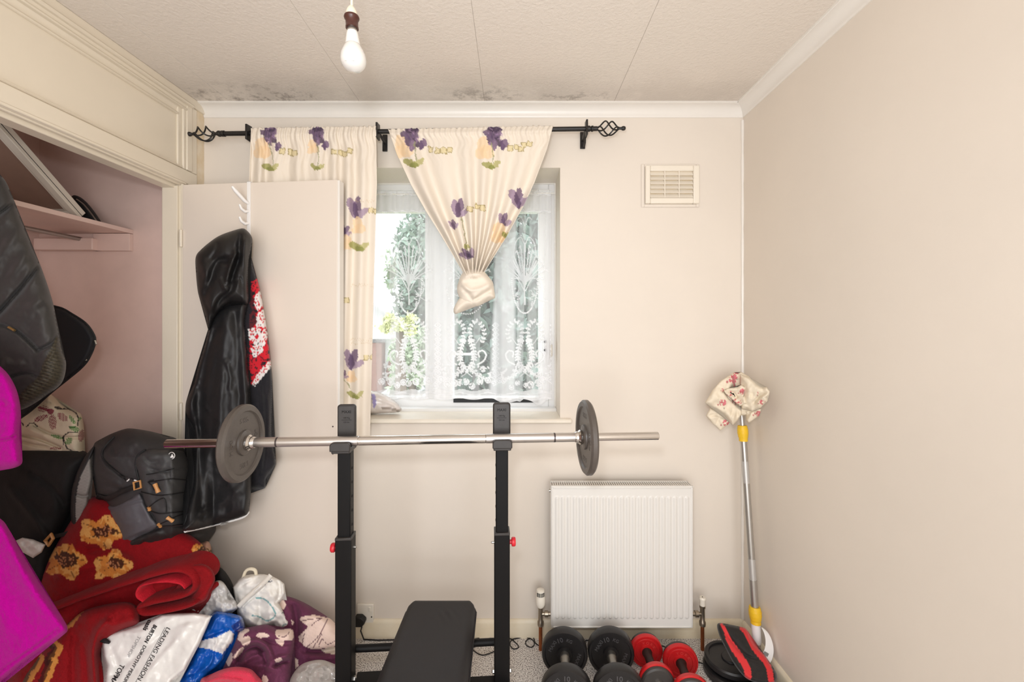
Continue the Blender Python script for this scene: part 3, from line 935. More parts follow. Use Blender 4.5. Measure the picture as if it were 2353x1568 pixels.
    for cx, w, a in ((1160, 22, 0.52), (1020, 30, 0.42), (976, 14, 0.2), (1225, 10, 0.22), (1098, 7, 0.2), (905, 9, 0.25), (872, 10, 0.22), (1198, 7, 0.28), (1262, 10, 0.35)):
        wl = np.where(np.asarray(cx) == 1160, w + np.clip(Y - 700, 0, 300) * 0.03, w)
        e = np.clip(1.25 - np.abs(X - cx - lean * (1 if cx < 1000 else -1)) / wl, 0, 1)
        g = np.maximum(g, 0.19 + a * np.clip(e * 3, 0, 1))
    return np.clip(np.maximum(A, g), 0, 0.97)
def ynet(U, V, X, Y):
    return 2.045 + 0.014 * np.sin(X / 11.0 + 1.2 * np.sin(X / 37.0)) * (0.3 + 0.7 * V) + 0.004 * np.sin(X / 4.1) + 0.010 * V * np.sin(X / 29 + 1)
def warp_n(U, V, X, Y):
    low = 8 * np.clip((X - 1135) / 20, 0, 1) * (1 - np.clip((X - 1195) / 8, 0, 1)) + 14 * np.exp(-((X - 1240) / 16) ** 2)
    b = 5 * np.abs(np.sin(X / 21.0))
    return X, Y + V ** 8 * (low + b)
net = sheet('net_curtain', [(800, 440), (798, 700), (800, 914)], [(1266, 440), (1266, 700), (1268, 914)], 360, 372, ynet, m_net, attrs={'lace': lace}, warp=warp_n, solid=0,
            label='white lace net curtain with floral scrolls across the window', cat='net curtain')
B('net_wire', MB().tube([(WX0 + 0.01, 2.045, W(0, 447, 2.045)[2]), (WX1 - 0.01, 2.045, W(0, 444, 2.045)[2])], 0.0022, 8), m_white, net)

# bag of odds and ends on the sill
m_clear = mat('milky_plastic', (226, 222, 222), 0.25, vc=True, spec=0.6)
def col_sb(X, Y):
    C = np.zeros((len(X), 3)); C[:] = L1((224, 214, 208))
    C *= (1 + 0.16 * fbm(X, Y, 22, 7))[:, None]
    mixc(C, inpoly(X, Y, [(853, 905), (862, 905), (866, 930), (858, 940)]), (140, 128, 190), 0.85)
    mixc(C, segdist(X, Y, [(880, 938), (900, 940), (920, 946)]) < 3, (120, 104, 92), 0.7)
    return C
pillow('plastic_bag', [(838, 900), (870, 902), (890, 912), (908, 922), (922, 938), (918, 947), (880, 950), (840, 950), (828, 930)], 1.99, 0.05, m_clear, None, step=3, edge=20, back=0.8, col=col_sb,
       disp=lambda X, Y: 0.01 * fbm(X, Y, 16, 3) + folds(X, Y, [([(870, 925), (900, 935), (918, 945)], 4, -0.008)]),
       label='crumpled pale plastic bag left on the window sill', cat='plastic bag')

# ------------------------------------------------------------------ air vent
vent = thing('air_vent', W(1539, 470, YB), 'white louvred air vent high on the wall beside the window', 'vent')
def wx(px, y=YB): return (px - CX) * y / F
def wz(py, y=YB): return CZ - (py - CY) * y / F
m_vent = mat('vent_plastic', (240, 230, 214), 0.4, noise=0.02)
x0, x1, z0, z1 = wx(1473), wx(1606), wz(477), wz(378)
B('surround', ring(x0, x1, z0, z1, 0.014, YB - 0.006, YB), m_wall, vent, bevel=0.004)
x0, x1, z0, z1 = wx(1481), wx(1604), wz(470), wz(383)
B('backing', MB().box(x0 + 0.01, x1 - 0.01, YB - 0.0035, YB - 0.0005, z0 + 0.01, z1 - 0.01), m_stain, vent)
lx0, lx1, lz0, lz1 = wx(1492), wx(1590), wz(457), wz(396)
fr = MB()
fr.box(x0, lx0, YB - 0.018, YB - 0.001, z0, z1); fr.box(lx1, x1, YB - 0.018, YB - 0.001, z0, z1)
fr.box(lx0, lx1, YB - 0.018, YB - 0.001, z0, lz0); fr.box(lx0, lx1, YB - 0.018, YB - 0.001, lz1, z1)
B('vent_frame', fr, m_vent, vent, bevel=0.004)
cw = (lx1 - lx0) / 3; rh = (lz1 - lz0) / 6
for i in range(1, 3):
    B('mullion', MB().box(lx0 + i * cw - 0.0018, lx0 + i * cw + 0.0018, YB - 0.017, YB - 0.002, lz0, lz1), m_vent, vent)
slat = None
for i in range(3):
    for j in range(6):
        zc = lz0 + (j + 0.5) * rh
        pr_ = [(YB - 0.017, zc - rh * 0.5), (YB - 0.015, zc - rh * 0.5), (YB - 0.003, zc + rh * 0.42), (YB - 0.005, zc + rh * 0.42)]
        B('louvre', MB().prism(pr_, lx0 + i * cw + 0.001, lx0 + (i + 1) * cw - 0.001, 'x'), m_vent, vent, smooth=0)

# ------------------------------------------------------------------ pendant light
m_bake = mat('brown_bakelite', (74, 38, 30), 0.35)
m_capw = mat('cream_bakelite', (238, 228, 206), 0.3)
m_bulb = mat('opal_bulb', (228, 224, 218), 0.12, coat=0.6)
m_ceramic = mat('white_bulb_base', (236, 232, 226), 0.3)
m_tin = mat('tin_cap', (190, 186, 178), 0.3, metal=0.9)
LB = Vector(W(808, 20, 1.0)); Ld = Vector((0.012, 0.0, -0.12)); Ld = Vector(W(810, 155, 1.0)) - Vector(W(807, 60, 1.0))
pend = thing('pendant_light', (LB.x, 1.0, ZC - 0.45), 'bare white bulb in a brown lampholder hanging from a flex', 'pendant light')
B('flex', MB().tube([(LB.x + 0.002, 1.0, ZC - 0.02), (LB.x, 1.0, CZ - (2 - CY) / F - 0.02)], 0.0032, 10), m_capw, pend)
B('ceiling_rose', MB().lathe([(0, 0), (0.012, 0), (0.035, 0.016), (0.04, 0.022), (0.04, 0.03), (0, 0.03)], 24, Matrix.Translation((LB.x + 0.002, 1.0, ZC - 0.03))), m_capw, pend)
dn = Vector((0.035, 0.02, -1.0))
Mt = axisM(Vector(W(807, 14, 1.0)), dn)
B('lampholder_cap', MB().lathe([(0, 0), (0.004, 0), (0.009, 0.006), (0.0125, 0.014), (0.0145, 0.026), (0.0150, 0.030), (0, 0.030)], 28, Mt), m_capw, pend)
hs = B('lampholder', MB().lathe([(0, 0.024), (0.0165, 0.024), (0.0175, 0.027), (0.0165, 0.030), (0.0142, 0.033), (0.0138, 0.047), (0.0145, 0.048), (0.0145, 0.052), (0, 0.052)], 28, Mt), m_bake, pend)
B('bayonet_cap', MB().lathe([(0, 0.048), (0.0112, 0.048), (0.0112, 0.055), (0.0118, 0.056), (0.0118, 0.062), (0, 0.062)], 24, Mt), m_tin, pend)
B('bulb_base', MB().lathe([(0, 0.058), (0.0118, 0.060), (0.0138, 0.068), (0.0160, 0.084), (0.0170, 0.092), (0, 0.092)], 32, Mt), m_ceramic, pend)
gl = [(0, 0.090)]
for i in range(17):
    t = i / 16
    r = 0.0170 + (0.0292 - 0.0170) * math.sin(min(1, t / 0.55) * math.pi / 2) if t < 0.55 else 0.0292 * math.sqrt(max(0, 1 - ((t - 0.55) / 0.45) ** 2))
    gl.append((r, 0.0905 + t * 0.062))
bulb = B('bulb', MB().lathe(gl, 40, Mt), m_bulb, pend, smooth=60)
vs, fs = text_mesh('TM-LED', 0.0065)
Mx = Matrix.Translation(Mt @ Vector((0.002, 0, 0.137)) + Vector((0, -0.0245, -0.003))) @ Matrix.Rotation(math.radians(62), 4, 'X')
B('printed_mark', MB().add([(x, y, 0) for x, y, z in vs], fs, Mx), mat('grey_print', (110, 106, 104), 0.6), bulb, smooth=0)

# ------------------------------------------------------------------ garden outside
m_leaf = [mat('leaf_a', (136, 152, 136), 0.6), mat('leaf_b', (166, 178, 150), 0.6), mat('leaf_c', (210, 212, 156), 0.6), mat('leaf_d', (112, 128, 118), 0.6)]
m_bark = mat('bark', (110, 96, 84), 0.9, noise=0.2)
def tree(loc, h, cr, rz, n, mi, label, seed, leaf=0.11, holes=0.3):
    rg = np.random.default_rng(seed)
    t = thing('garden_tree', loc, label, 'tree', 'trees outside the window')
    L_ = Vector(loc)
    m = MB().tube([L_, L_ + Vector((0.05, 0, h * 0.5)), L_ + Vector((0.0, 0.05, h))], [0.16, 0.12, 0.05], 10)
    for k in range(6):
        a = k * 1.1
        m.tube([L_ + Vector((0, 0, h * 0.4)), L_ + Vector((cr * 0.6 * math.cos(a), cr * 0.6 * math.sin(a), h * 0.75))], [0.06, 0.02], 6)
    B('trunk', m, m_bark, t)
    # clumped crown of separate leaf blades
    nc = max(8, n // 160)
    cc = rg.normal(size=(nc, 3)); cc /= np.linalg.norm(cc, axis=1)[:, None]
    cc *= (rg.random(nc) ** 0.4)[:, None] * np.array([cr, cr * 0.8, rz])
    ci = rg.integers(0, nc, n)
    P = cc[ci] + rg.normal(size=(n, 3)) * np.array([cr, cr * 0.8, rz]) * 0.13
    P += np.array(loc) + np.array([0, 0, h])
    a = rg.normal(size=(n, 3)); a /= np.linalg.norm(a, axis=1)[:, None]
    b = np.cross(a, rg.normal(size=(n, 3))); b /= np.linalg.norm(b, axis=1)[:, None]
    s = leaf * (0.6 + 0.8 * rg.random(n))[:, None]
    V = np.stack([P - a * s, P + b * s * 0.42, P + a * s, P - b * s * 0.42], 1).reshape(-1, 3)
    f = np.arange(4 * n).reshape(-1, 4)
    mesh_obj('foliage', V, [tuple(map(int, q)) for q in f], m_leaf[mi], t, smooth=0, kind='stuff')
GZ = -2.6      # the garden lies a storey below
B('garden_lawn', MB().box(-9, 7, 2.6, 22, GZ - 0.1, GZ), mat('lawn', (150, 164, 110), 0.9, noise=0.2, nscale=3), label='pale green lawn far below the window', cat='lawn')
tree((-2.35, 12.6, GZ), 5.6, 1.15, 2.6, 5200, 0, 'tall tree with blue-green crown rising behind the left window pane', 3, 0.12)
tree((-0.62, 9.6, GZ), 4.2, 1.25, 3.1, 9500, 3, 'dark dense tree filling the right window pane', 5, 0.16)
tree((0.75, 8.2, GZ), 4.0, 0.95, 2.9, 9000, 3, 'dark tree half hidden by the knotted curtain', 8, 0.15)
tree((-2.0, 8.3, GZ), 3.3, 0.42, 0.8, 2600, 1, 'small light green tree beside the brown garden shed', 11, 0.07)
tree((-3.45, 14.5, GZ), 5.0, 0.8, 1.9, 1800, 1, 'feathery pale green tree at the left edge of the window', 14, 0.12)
tree((-1.62, 6.0, GZ), 4.0, 0.26, 0.22, 900, 2, 'yellow-green bush top in the middle of the left pane', 21, 0.05)
# neighbour's white house and brown sheds
m_render_w = mat('white_render', (244, 244, 244), 0.8)
m_brick = mat('brown_brick', (150, 116, 108), 0.85, noise=0.15, nscale=14)
m_roof = mat('brown_roof_tiles', (142, 112, 104), 0.8, noise=0.2, nscale=10)
nh = thing('neighbour_house', (-4.4, 11, GZ), 'white rendered house with brown gable seen through the left pane', 'house')
B('wall', MB().box(-6.4, -2.95, 10.6, 13, GZ, 1.1), m_render_w, nh, smooth=0)
B('brick_bay', MB().box(-6.4, -3.2, 10.3, 10.65, GZ, 1.0), m_brick, nh, smooth=0)
B('roof', MB().prism([(-6.6, 1.1), (-2.75, 1.1), (-4.6, 2.3)], 10.2, 13.2, 'y'), mat('pale_roof', (206, 200, 198), 0.7, noise=0.1), nh, smooth=0)
gb = B('gable_window', MB().prism([(-3.18, -0.1), (-2.97, -0.1), (-2.97, 0.55), (-3.06, 0.62), (-3.15, 0.3)], 10.5, 10.62, 'y'), m_roof, nh, smooth=0)
shd = thing('garden_shed', (-2.0, 7.6, GZ), 'low brown shed with white roof edge in the garden', 'shed')
B('shed_wall', MB().box(-2.75, -2.15, 9.2, 10.0, GZ, -0.1), m_brick, shd, smooth=0)
B('shed_roof', MB().prism([(-2.85, -0.15), (-2.05, -0.15), (-2.05, -0.03), (-2.45, 0.22), (-2.85, -0.03)], 9.1, 10.1, 'y'), m_render_w, shd, smooth=0)
# ------------------------------------------------------------------ weight bench
m_blk = mat('black_powder_coat', (13, 11, 11), 0.5, spec=0.22)
m_blkpl = mat('black_moulded_plastic', (52, 48, 46), 0.45, noise=0.08, nscale=40, bump=0.1, bscale=400)
m_vinyl = mat('black_vinyl', (37, 34, 35), 0.55, spec=0.35, noise=0.06, nscale=30, bump=0.25, bscale=700, bdist=0.001)
m_red = mat('red_plastic', (214, 40, 52), 0.35)
m_chrome = mat('chrome', (214, 210, 206), 0.12, metal=1.0)
m_satin = mat('knurled_steel', (208, 203, 200), 0.3, metal=1.0, bump=0.3, bscale=1500, bdist=0.0005)
m_hole = mat('black_hole', (6, 6, 6), 0.9)
m_silver = mat('zinc_bolt', (190, 186, 180), 0.3, metal=0.95)
YAW = math.radians(3.75)
bo = Vector((-0.289, 1.383, 0.0))
Mb = Matrix.Translation(bo) @ Matrix.Rotation(YAW, 4, 'Z')
bench = thing('weight_bench', bo, 'black weight bench with two telescopic bar uprights and a flat padded seat', 'weight bench')
HW = 0.2495
for s in (-1, 1):
    c = s * HW
    lo = B('upright', MB().box(c - 0.025, c + 0.025, -0.03, 0.02, 0.0, 0.722, Mb), m_blk, bench, bevel=0.003)
    B('upright_collar', MB().box(c - 0.0255, c + 0.0255, -0.0305, 0.0205, 0.715, 0.7235, Mb), m_blkpl, lo, bevel=0.002)
    up = B('telescopic_post', MB().box(c - 0.020, c + 0.020, -0.022, 0.016, 0.60, 0.999, Mb), m_blk, bench, bevel=0.003)
    for k in range(5):
        B('adjustment_hole', MB().lathe([(0, 0), (0.0042, 0), (0.0042, 0.001), (0, 0.001)], 14, Mb @ axisM((c - s * 0.0200, -0.003, 0.80 + 0.045 * (k - 1)), (-s, 0, 0))), m_hole, up)
    # bar hook: cradle, front lip, tall back plate
    def rr(w, z0, z1, r):
        pts = [(-w, z0), (w, z0)]
        for i in range(7):
            a = i / 6 * math.pi / 2
            pts.append((w - r + r * math.cos(a), z1 - r + r * math.sin(a)))
        for i in range(7):
            a = math.pi / 2 + i / 6 * math.pi / 2
            pts.append((-w + r + r * math.cos(a), z1 - r + r * math.sin(a)))
        return pts
    Mh = Mb @ Matrix.Translation((c, 0, 0))
    hk = B('bar_hook', MB().prism(rr(0.031, 1.003, 1.031, 0.012), -0.062, -0.050, 'y', Mh), m_blkpl, bench, bevel=0.003, smooth=50)
    B('cradle', MB().box(-0.028, 0.028, -0.055, 0.014, 0.995, 1.010, Mh), m_blkpl, hk, bevel=0.003)
    bp_ = B('back_plate', MB().prism(rr(0.029, 0.996, 1.137, 0.010), 0.0035, 0.016, 'y', Mh), m_blkpl, hk, bevel=0.003, smooth=50)
    B('plate_rim', MB().tube([Mh @ Vector((x, 0.0035, z)) for x, z in rr(0.0255, 1.0, 1.133, 0.008)], 0.0012, 6, closed=True), m_blkpl, hk)
    for body, size, z in (('MAXI', 0.0125, 1.113), ('100 Kg', 0.0075, 1.094), ('220 Lbs', 0.006, 1.080)):
        vs, fs = text_mesh(body, size, 0.0004)
        B('embossed_mark', MB().add([(x, 0.003, y + z) for x, y, zz in [(a, b, 0) for a, b, c_ in vs]], fs, Mh), m_blk, hk, smooth=0)
    B('embossed_line', MB().box(-0.016, 0.016, 0.0028, 0.0036, 1.0868, 1.0878, Mh), m_blk, hk)
    # red pull knob outside, pin inside
    zk = 0.683
    B('red_knob', MB().lathe([(0, 0), (0.007, 0), (0.007, 0.006), (0.013, 0.007), (0.0145, 0.010), (0.0145, 0.017), (0.012, 0.020), (0, 0.020)], 24, Mb @ axisM((c + s * 0.025, -0.005, zk), (s, 0, 0))), m_red, bench)
    B('locking_pin', MB().lathe([(0, 0), (0.004, 0), (0.004, 0.008), (0.002, 0.010), (0, 0.010)], 14, Mb @ axisM((c - s * 0.025, -0.005, zk), (-s, 0, 0))), m_silver, bench)
    for z_ in (0.21, 0.26):
        B('bolt', MB().lathe([(0, 0), (0.008, 0), (0.008, 0.005), (0.004, 0.008), (0, 0.008)], 6, Mb @ axisM((c - s * 0.025, -0.002, z_), (-s, 0, 0))), m_silver, bench)
    B('bolt', MB().lathe([(0, 0), (0.008, 0), (0.008, 0.005), (0.004, 0.008), (0, 0.008)], 6, Mb @ axisM((c + s * 0.025, -0.002, 0.26), (s, 0, 0))), m_silver, bench)
    B('floor_foot', MB().box(c - 0.03, c + 0.03, -0.20, 0.22, 0.0, 0.04, Mb), m_blk, bench, bevel=0.006)
B('cross_tube', MB().tube([Mb @ Vector((-HW, 0.035, 0.328)), Mb @ Vector((HW, 0.035, 0.328))], 0.0115, 20), m_blk, bench)
B('base_beam', MB().box(-HW - 0.02, HW + 0.02, -0.065, 0.0, 0.19, 0.246, Mb), m_blk, bench, bevel=0.004)
B('gusset_plate', MB().box(-HW + 0.026, -HW + 0.19, -0.09, 0.035, 0.246, 0.252, Mb), m_blk, bench, bevel=0.002)
B('spine_beam', MB().box(-0.280, -0.225, 0.35, 1.40, 0.34, 0.39), m_blk, bench, bevel=0.004)
# padded board with rounded corners
def pad():
    w, y0, y1, r = 0.125, 0.42, 1.482, 0.04
    cx = -0.247
    nu, nv = 40, 130
    us = np.linspace(-1, 1, nu); vs_ = np.linspace(0, 1, nv)
    V, Fc = [], []
    def outline_half(y):
        e = y1 - y
        e2 = y - y0
        h = w - 0.0075 * np.clip((y - 1.12) / 0.36, 0, 1)
        for q in (e, e2):
            if q < r:
                h = h - (r - math.sqrt(max(0, r * r - (r - q) ** 2)))
        return max(h, 0.006)
    for side in (1, -1):
        for v in vs_:
            y = y0 + (y1 - y0) * (0.5 - 0.5 * math.cos(v * math.pi)) if True else 0
            hw = outline_half(min(max(y, y0 + 1e-4), y1 - 1e-4))
            for u in us:
                x = u * hw
                d = min(hw - abs(x), y1 - y, y - y0)
                t = min(1, max(0, d) / 0.028)
                z = 0.030 * math.sqrt(1 - (1 - t) ** 2)
                # a few soft puckers near the head end
                pk = -0.0022 * math.exp(-(((x + 0.0 - 0.03) / 0.03) ** 2 + ((y - 1.39) / 0.03) ** 2)) * math.cos((x + (y - 1.39) * 0.5) * 240)
                V.append((cx + x, y, 0.418 + side * z * (1.0 if side > 0 else 0.7) + (pk if side > 0 else 0)))
    n = nu * nv
    for i in range(nv - 1):
        for j in range(nu - 1):
            a = i * nu + j
            Fc.append((a, a + 1, a + nu + 1, a + nu)); Fc.append((n + a, n + a + nu, n + a + nu + 1, n + a + 1))
    o = mesh_obj('seat_pad', V, Fc, m_vinyl, bench, smooth=60)
    rim = []
    for y in np.linspace(y0 + 0.002, y1 - 0.0005, 60):
        rim.append((cx + outline_half(y) + 0.0005, y, 0.418))
    for y in np.linspace(y1 - 0.0005, y0 + 0.002, 60):
        rim.append((cx - outline_half(y) - 0.0005, y, 0.418))
    B('pad_piping', MB().tube(rim, 0.0028, 8, closed=True), m_vinyl, o)
pad()

# ------------------------------------------------------------------ barbell and its plates
EL = Vector((-1.060, 1.300, 1.0297)); ER = Vector((0.473, 1.400, 1.0289))
ax = (ER - EL).normalized(); BL = (ER - EL).length
bar = thing('barbell', (EL + ER) / 2, 'chrome barbell resting across the bench hooks', 'barbell')
Ma = axisM(EL, ax)
def bseg(name, a, b, r, m_, ch=0.0015):
    return B(name, MB().lathe([(0, a), (r - ch, a), (r, a + ch), (r, b - ch), (r - ch, b), (0, b)], 40, Ma), m_, bar, smooth=35)
pl, prr = 0.238, 1.283          # inner faces of the two plates along the bar
bseg('sleeve', 0.0, pl - 0.002, 0.0133, m_chrome)
bseg('sleeve', prr + 0.002, BL, 0.0133, m_chrome)
bseg('grip', pl + 0.022, 0.575, 0.0150, m_satin)
bseg('shaft', 0.575, 0.972, 0.0148, m_chrome)
bseg('grip', 0.972, prr - 0.022, 0.0150, m_satin)
for a in (0.325, 0.763, 1.19):
    bseg('grip_ring', a, a + 0.006, 0.0152, m_chrome if a == 0.763 else mat('dark_ring', (96, 88, 88), 0.3, metal=0.8), 0.0004)
for a, d in ((pl, 1), (prr, -1)):
    Mc = axisM(EL + ax * a, ax * d)
    B('collar', MB().lathe([(0, -0.004), (0.021, -0.004), (0.024, 0.002), (0.024, 0.007), (0.019, 0.013), (0.0185, 0.019), (0.016, 0.024), (0, 0.024)], 8 if False else 32, Mc), m_chrome, bar, smooth=25)
m_iron_pl = mat('hammertone_iron', (84, 76, 70), 0.42, noise=0.06, nscale=90, bump=0.3, bscale=420, bdist=0.0008, spec=0.55)
m_iron_dk = mat('plate_lettering', (44, 40, 38), 0.5)
def weight_plate(name, origin, direction, R, th, label, group, material=m_iron_pl, words=(), flip=1):
    M = axisM(origin, direction)          # local z points out of the visible face
    t = thing(name, Vector(origin), label, 'weight plate', group)
    h = th
    prof = [(0, 0), (0.30 * R, 0), (0.32 * R, 0.004), (0.80 * R, 0.006), (0.83 * R, 0.0), (0.95 * R, 0.0), (R, 0.006), (R, h - 0.006), (0.95 * R, h), (0.83 * R, h),
            (0.80 * R, h - 0.006), (0.335 * R, h - 0.006), (0.325 * R, h - 0.001), (0.30 * R, h + 0.001), (0.12 * R, h + 0.001), (0, h + 0.001)]
    b_ = B('disc', MB().lathe(prof, 72, M), material, t, smooth=35)
    for (body, size, ang_, rad) in words:
        vs, fs = text_mesh(body, size, 0.0006)
        an = math.radians(ang_)
        Mw = M @ Matrix.Rotation(an, 4, 'Z') @ Matrix.Translation((0, rad * R, h - 0.0056))
        B('cast_lettering', MB().add(vs, fs, Mw), material, t, smooth=0)
    return t, b_
PW = [('MAXI', 0.020, 90, 0.57), ('5 KG', 0.022, 0, 0.58), ('5 KG', 0.022, 180, 0.58), ('LOAD', 0.020, -90, 0.57)]
weight_plate('weight_plate', EL + ax * (pl - 0.027), ax, 0.117, 0.024, 'dark iron weight plate on the bar in front of the black jacket', 'plates on the barbell', words=PW)
weight_plate('weight_plate', EL + ax * (prr + 0.027), -ax, 0.119, 0.024, 'dark iron weight plate on the bar above the radiator', 'plates on the barbell', words=PW)
clip = thing('spring_clip', EL + ax * (prr + 0.04), 'small chrome spring clip on the bar beside the right-hand plate', 'spring clip')
Mc = axisM(EL + ax * (prr + 0.028), ax)
B('coil', MB().tube([(0.0165 * math.cos(a), 0.0165 * math.sin(a), 0.0022 + 0.0007 * a / 1.0) for a in np.linspace(0, 4 * math.pi, 60)], 0.0017, 8, M=Mc), m_chrome, clip)
B('clip_handle', MB().tube([Mc @ Vector((0.0, -0.016, 0.006)), Mc @ Vector((0.004, -0.028, 0.009)), Mc @ Vector((-0.004, -0.028, 0.009)), Mc @ Vector((-0.006, -0.016, 0.006))], 0.0016, 8), m_red, clip)

# ------------------------------------------------------------------ radiator
m_rad = mat('white_radiator_enamel', (232, 228, 222), 0.28)
RX0, RX1, RZ0, RZ1, RY = 0.156, 0.757, 0.115, 0.714, 1.80
rad = thing('radiator', ((RX0 + RX1) / 2, 1.84, RZ0), 'white panel radiator with vertical flutes under the window wall', 'radiator')
def rad_panel():
    nf = 23
    x0, x1, z0, z1 = RX0 + 0.008, RX1 - 0.008, RZ0 + 0.004, RZ1 - 0.008
    xs = np.linspace(x0, x1, nf * 9 + 1); zs = np.concatenate([np.linspace(z0, z0 + 0.075, 26), np.linspace(z0 + 0.085, z1 - 0.085, 12), np.linspace(z1 - 0.075, z1, 26)])
    X, Z = np.meshgrid(xs, zs)
    p = (x1 - x0 - 0.012) / nf
    ph = ((X - x0 - 0.006) / p) % 1.0
    zc = 0.036
    half = np.abs(ph - 0.5) * p
    w = p * 0.30
    dz = np.maximum(np.maximum(z0 + zc + w - Z, Z - (z1 - zc - w)), 0)
    d = np.hypot(half, dz)
    # raised flute: the band around each groove
    g = np.clip((w + 0.0015 - d) / 0.0045, 0, 1); g = g * g * (3 - 2 * g)
    edge = (X < x0 + 0.007) | (X > x1 - 0.007)
    Y = RY + 0.001 - 0.0048 * np.where(edge, 0, g)
    P = np.stack([X, Y, Z], -1).reshape(-1, 3)
    nx, nz = len(xs), len(zs)
    idx = np.arange(nx * nz).reshape(nz, nx)
    f = np.stack([idx[:-1, :-1], idx[:-1, 1:], idx[1:, 1:], idx[1:, :-1]], -1).reshape(-1, 4)
    mesh_obj('fluted_panel', P, [tuple(map(int, q)) for q in f], m_rad, rad, smooth=180)
rad_panel()
B('panel_back', MB().box(RX0 + 0.004, RX1 - 0.004, RY + 0.004, RY + 0.03, RZ0 + 0.002, RZ1 - 0.006), m_rad, rad)
B('panel_frame', ring(RX0 + 0.002, RX1 - 0.002, RZ0, RZ1 - 0.004, 0.0075, RY - 0.002, RY + 0.01), m_rad, rad, bevel=0.003)
for xa in (RX0, RX1 - 0.004):
    B('side_panel', MB().box(xa, xa + 0.004, RY + 0.002, RY + 0.066, RZ0 + 0.01, RZ1), m_rad, rad, bevel=0.0015)
gr = MB()
gr.box(RX0, RX1, RY + 0.002, RY + 0.012, RZ1 - 0.006, RZ1); gr.box(RX0, RX1, RY + 0.056, RY + 0.066, RZ1 - 0.006, RZ1)
n = 62
for i in range(n + 1):
    xx = RX0 + 0.012 + (RX1 - RX0 - 0.024) * i / n
    gr.box(xx - 0.0022, xx + 0.0022, RY + 0.012, RY + 0.056, RZ1 - 0.004, RZ1)
B('top_grille', gr, m_rad, rad)
B('inner_fins', MB().box(RX0 + 0.01, RX1 - 0.01, RY + 0.03, RY + 0.06, RZ0 + 0.03, RZ1 - 0.03), mat('dusty_fins', (120, 112, 102), 0.8), rad)
B('bleed_valve', MB().lathe([(0, 0), (0.006, 0), (0.006, 0.006), (0, 0.006)], 12, axisM((RX0, RY + 0.03, RZ1 - 0.03), (-1, 0, 0))), m_tin, rad)
for xa in (RX0 + 0.1, RX1 - 0.13):
    B('wall_bracket', MB().box(xa, xa + 0.03, RY + 0.06, YB, 0.2, 0.65), m_rad, rad)
m_brass = mat('nickel_brass', (168, 156, 140), 0.3, metal=0.9)
m_copper = mat('copper_pipe', (176, 104, 62), 0.38, metal=0.75, color2=(140, 78, 44), nscale=18)
m_valve = mat('white_valve_plastic', (240, 232, 218), 0.35)
def valve(px, trv):
    x = (px - CX) * 1.83 / F; y = 1.83
    s = 1 if px < 1400 else -1
    zc = 0.155
    B('pipe', MB().tube([(x, y, 0.0), (x, y, 0.13)], 0.0076, 18), m_copper, rad)
    vb = B('valve_body', MB().lathe([(0, 0.105), (0.0125, 0.105), (0.0135, 0.110), (0.0135, 0.122), (0.010, 0.128), (0.0095, 0.178), (0.012, 0.182), (0.012, 0.192), (0, 0.192)], 20, Matrix.Translation((x, y, 0))), m_brass, rad)
    B('union_nut', MB().lathe([(0, 0.006), (0.008, 0.006), (0.008, 0.016), (0.0135, 0.018), (0.0135, 0.032), (0.009, 0.034), (0.009, 0.06), (0, 0.06)], 6 if False else 16, axisM((x, y, zc), (s, 0, 0))), m_brass, vb)
    if trv:
        h = B('thermostat_head', MB().lathe([(0, 0.186), (0.014, 0.186), (0.0195, 0.196), (0.0205, 0.205), (0.0205, 0.226), (0.0185, 0.230), (0.0190, 0.246), (0.0165, 0.258), (0.010, 0.262), (0, 0.262)], 28, Matrix.Translation((x, y, 0))), m_valve, rad)
        for k in range(9):
            a = -math.pi / 2 + (k - 4) * 0.22
            B('vent_slot', MB().box(-0.0012, 0.0012, -0.0195, -0.0178, 0.236, 0.252, Matrix.Translation((x, y, 0)) @ Matrix.Rotation(a + math.pi / 2, 4, 'Z')), m_hole, h)
    else:
        h = B('lockshield_cap', MB().lathe([(0, 0.182), (0.0115, 0.182), (0.0120, 0.214), (0.0135, 0.218), (0.0135, 0.224), (0.011, 0.227), (0, 0.227)], 24, Matrix.Translation((x, y, 0))), m_valve, rad)
        B('cap_hole', MB().lathe([(0, 0), (0.0022, 0), (0.0022, 0.001), (0, 0.001)], 10, Matrix.Translation((x, y, 0.2268))), m_hole, h)
valve(1242, True); valve(1614, False)

# ------------------------------------------------------------------ wall socket, plug and leads
sk_ = thing('wall_socket', W(845, 1430, YB), 'white plastic wall socket above the skirting behind the bench', 'socket')
sx0, sx1, sz0, sz1 = wx(822), wx(860), wz(1432), wz(1386)
B('face_plate', MB().box(sx0, sx1, YB - 0.012, YB, sz0, sz1), m_valve, sk_, bevel=0.003)
B('rocker', MB().box(sx1 - 0.022, sx1 - 0.010, YB - 0.016, YB - 0.011, sz1 - 0.030, sz1 - 0.010), m_valve, sk_, bevel=0.002)
B('screw', MB().lathe([(0, 0), (0.003, 0), (0.003, 0.001), (0, 0.001)], 12, axisM((sx1 - 0.008, YB - 0.012, (sz0 + sz1) / 2 - 0.01), (0, -1, 0))), m_hole, sk_)
m_cable = mat('black_cable', (24, 22, 22), 0.5)
plug = thing('mains_plug', (wx(836), YB - 0.03, wz(1424)), 'black mains plug pushed into the wall socket', 'plug')
B('plug_body', MB().prism([(wx(822), wz(1428)), (wx(838), wz(1428)), (wx(845), wz(1420)), (wx(845), wz(1414)), (wx(836), wz(1406)), (wx(822), wz(1406))], YB - 0.042, YB - 0.0125, 'y'), m_cable, plug, bevel=0.004)
pts = [(wx(838), YB - 0.035, wz(1428)), (wx(838), YB - 0.05, 0.06)] + [floor_pt(a, b, 0.004) for a, b in ((836, 1470), (870, 1472), (950, 1470), (1000, 1468))]
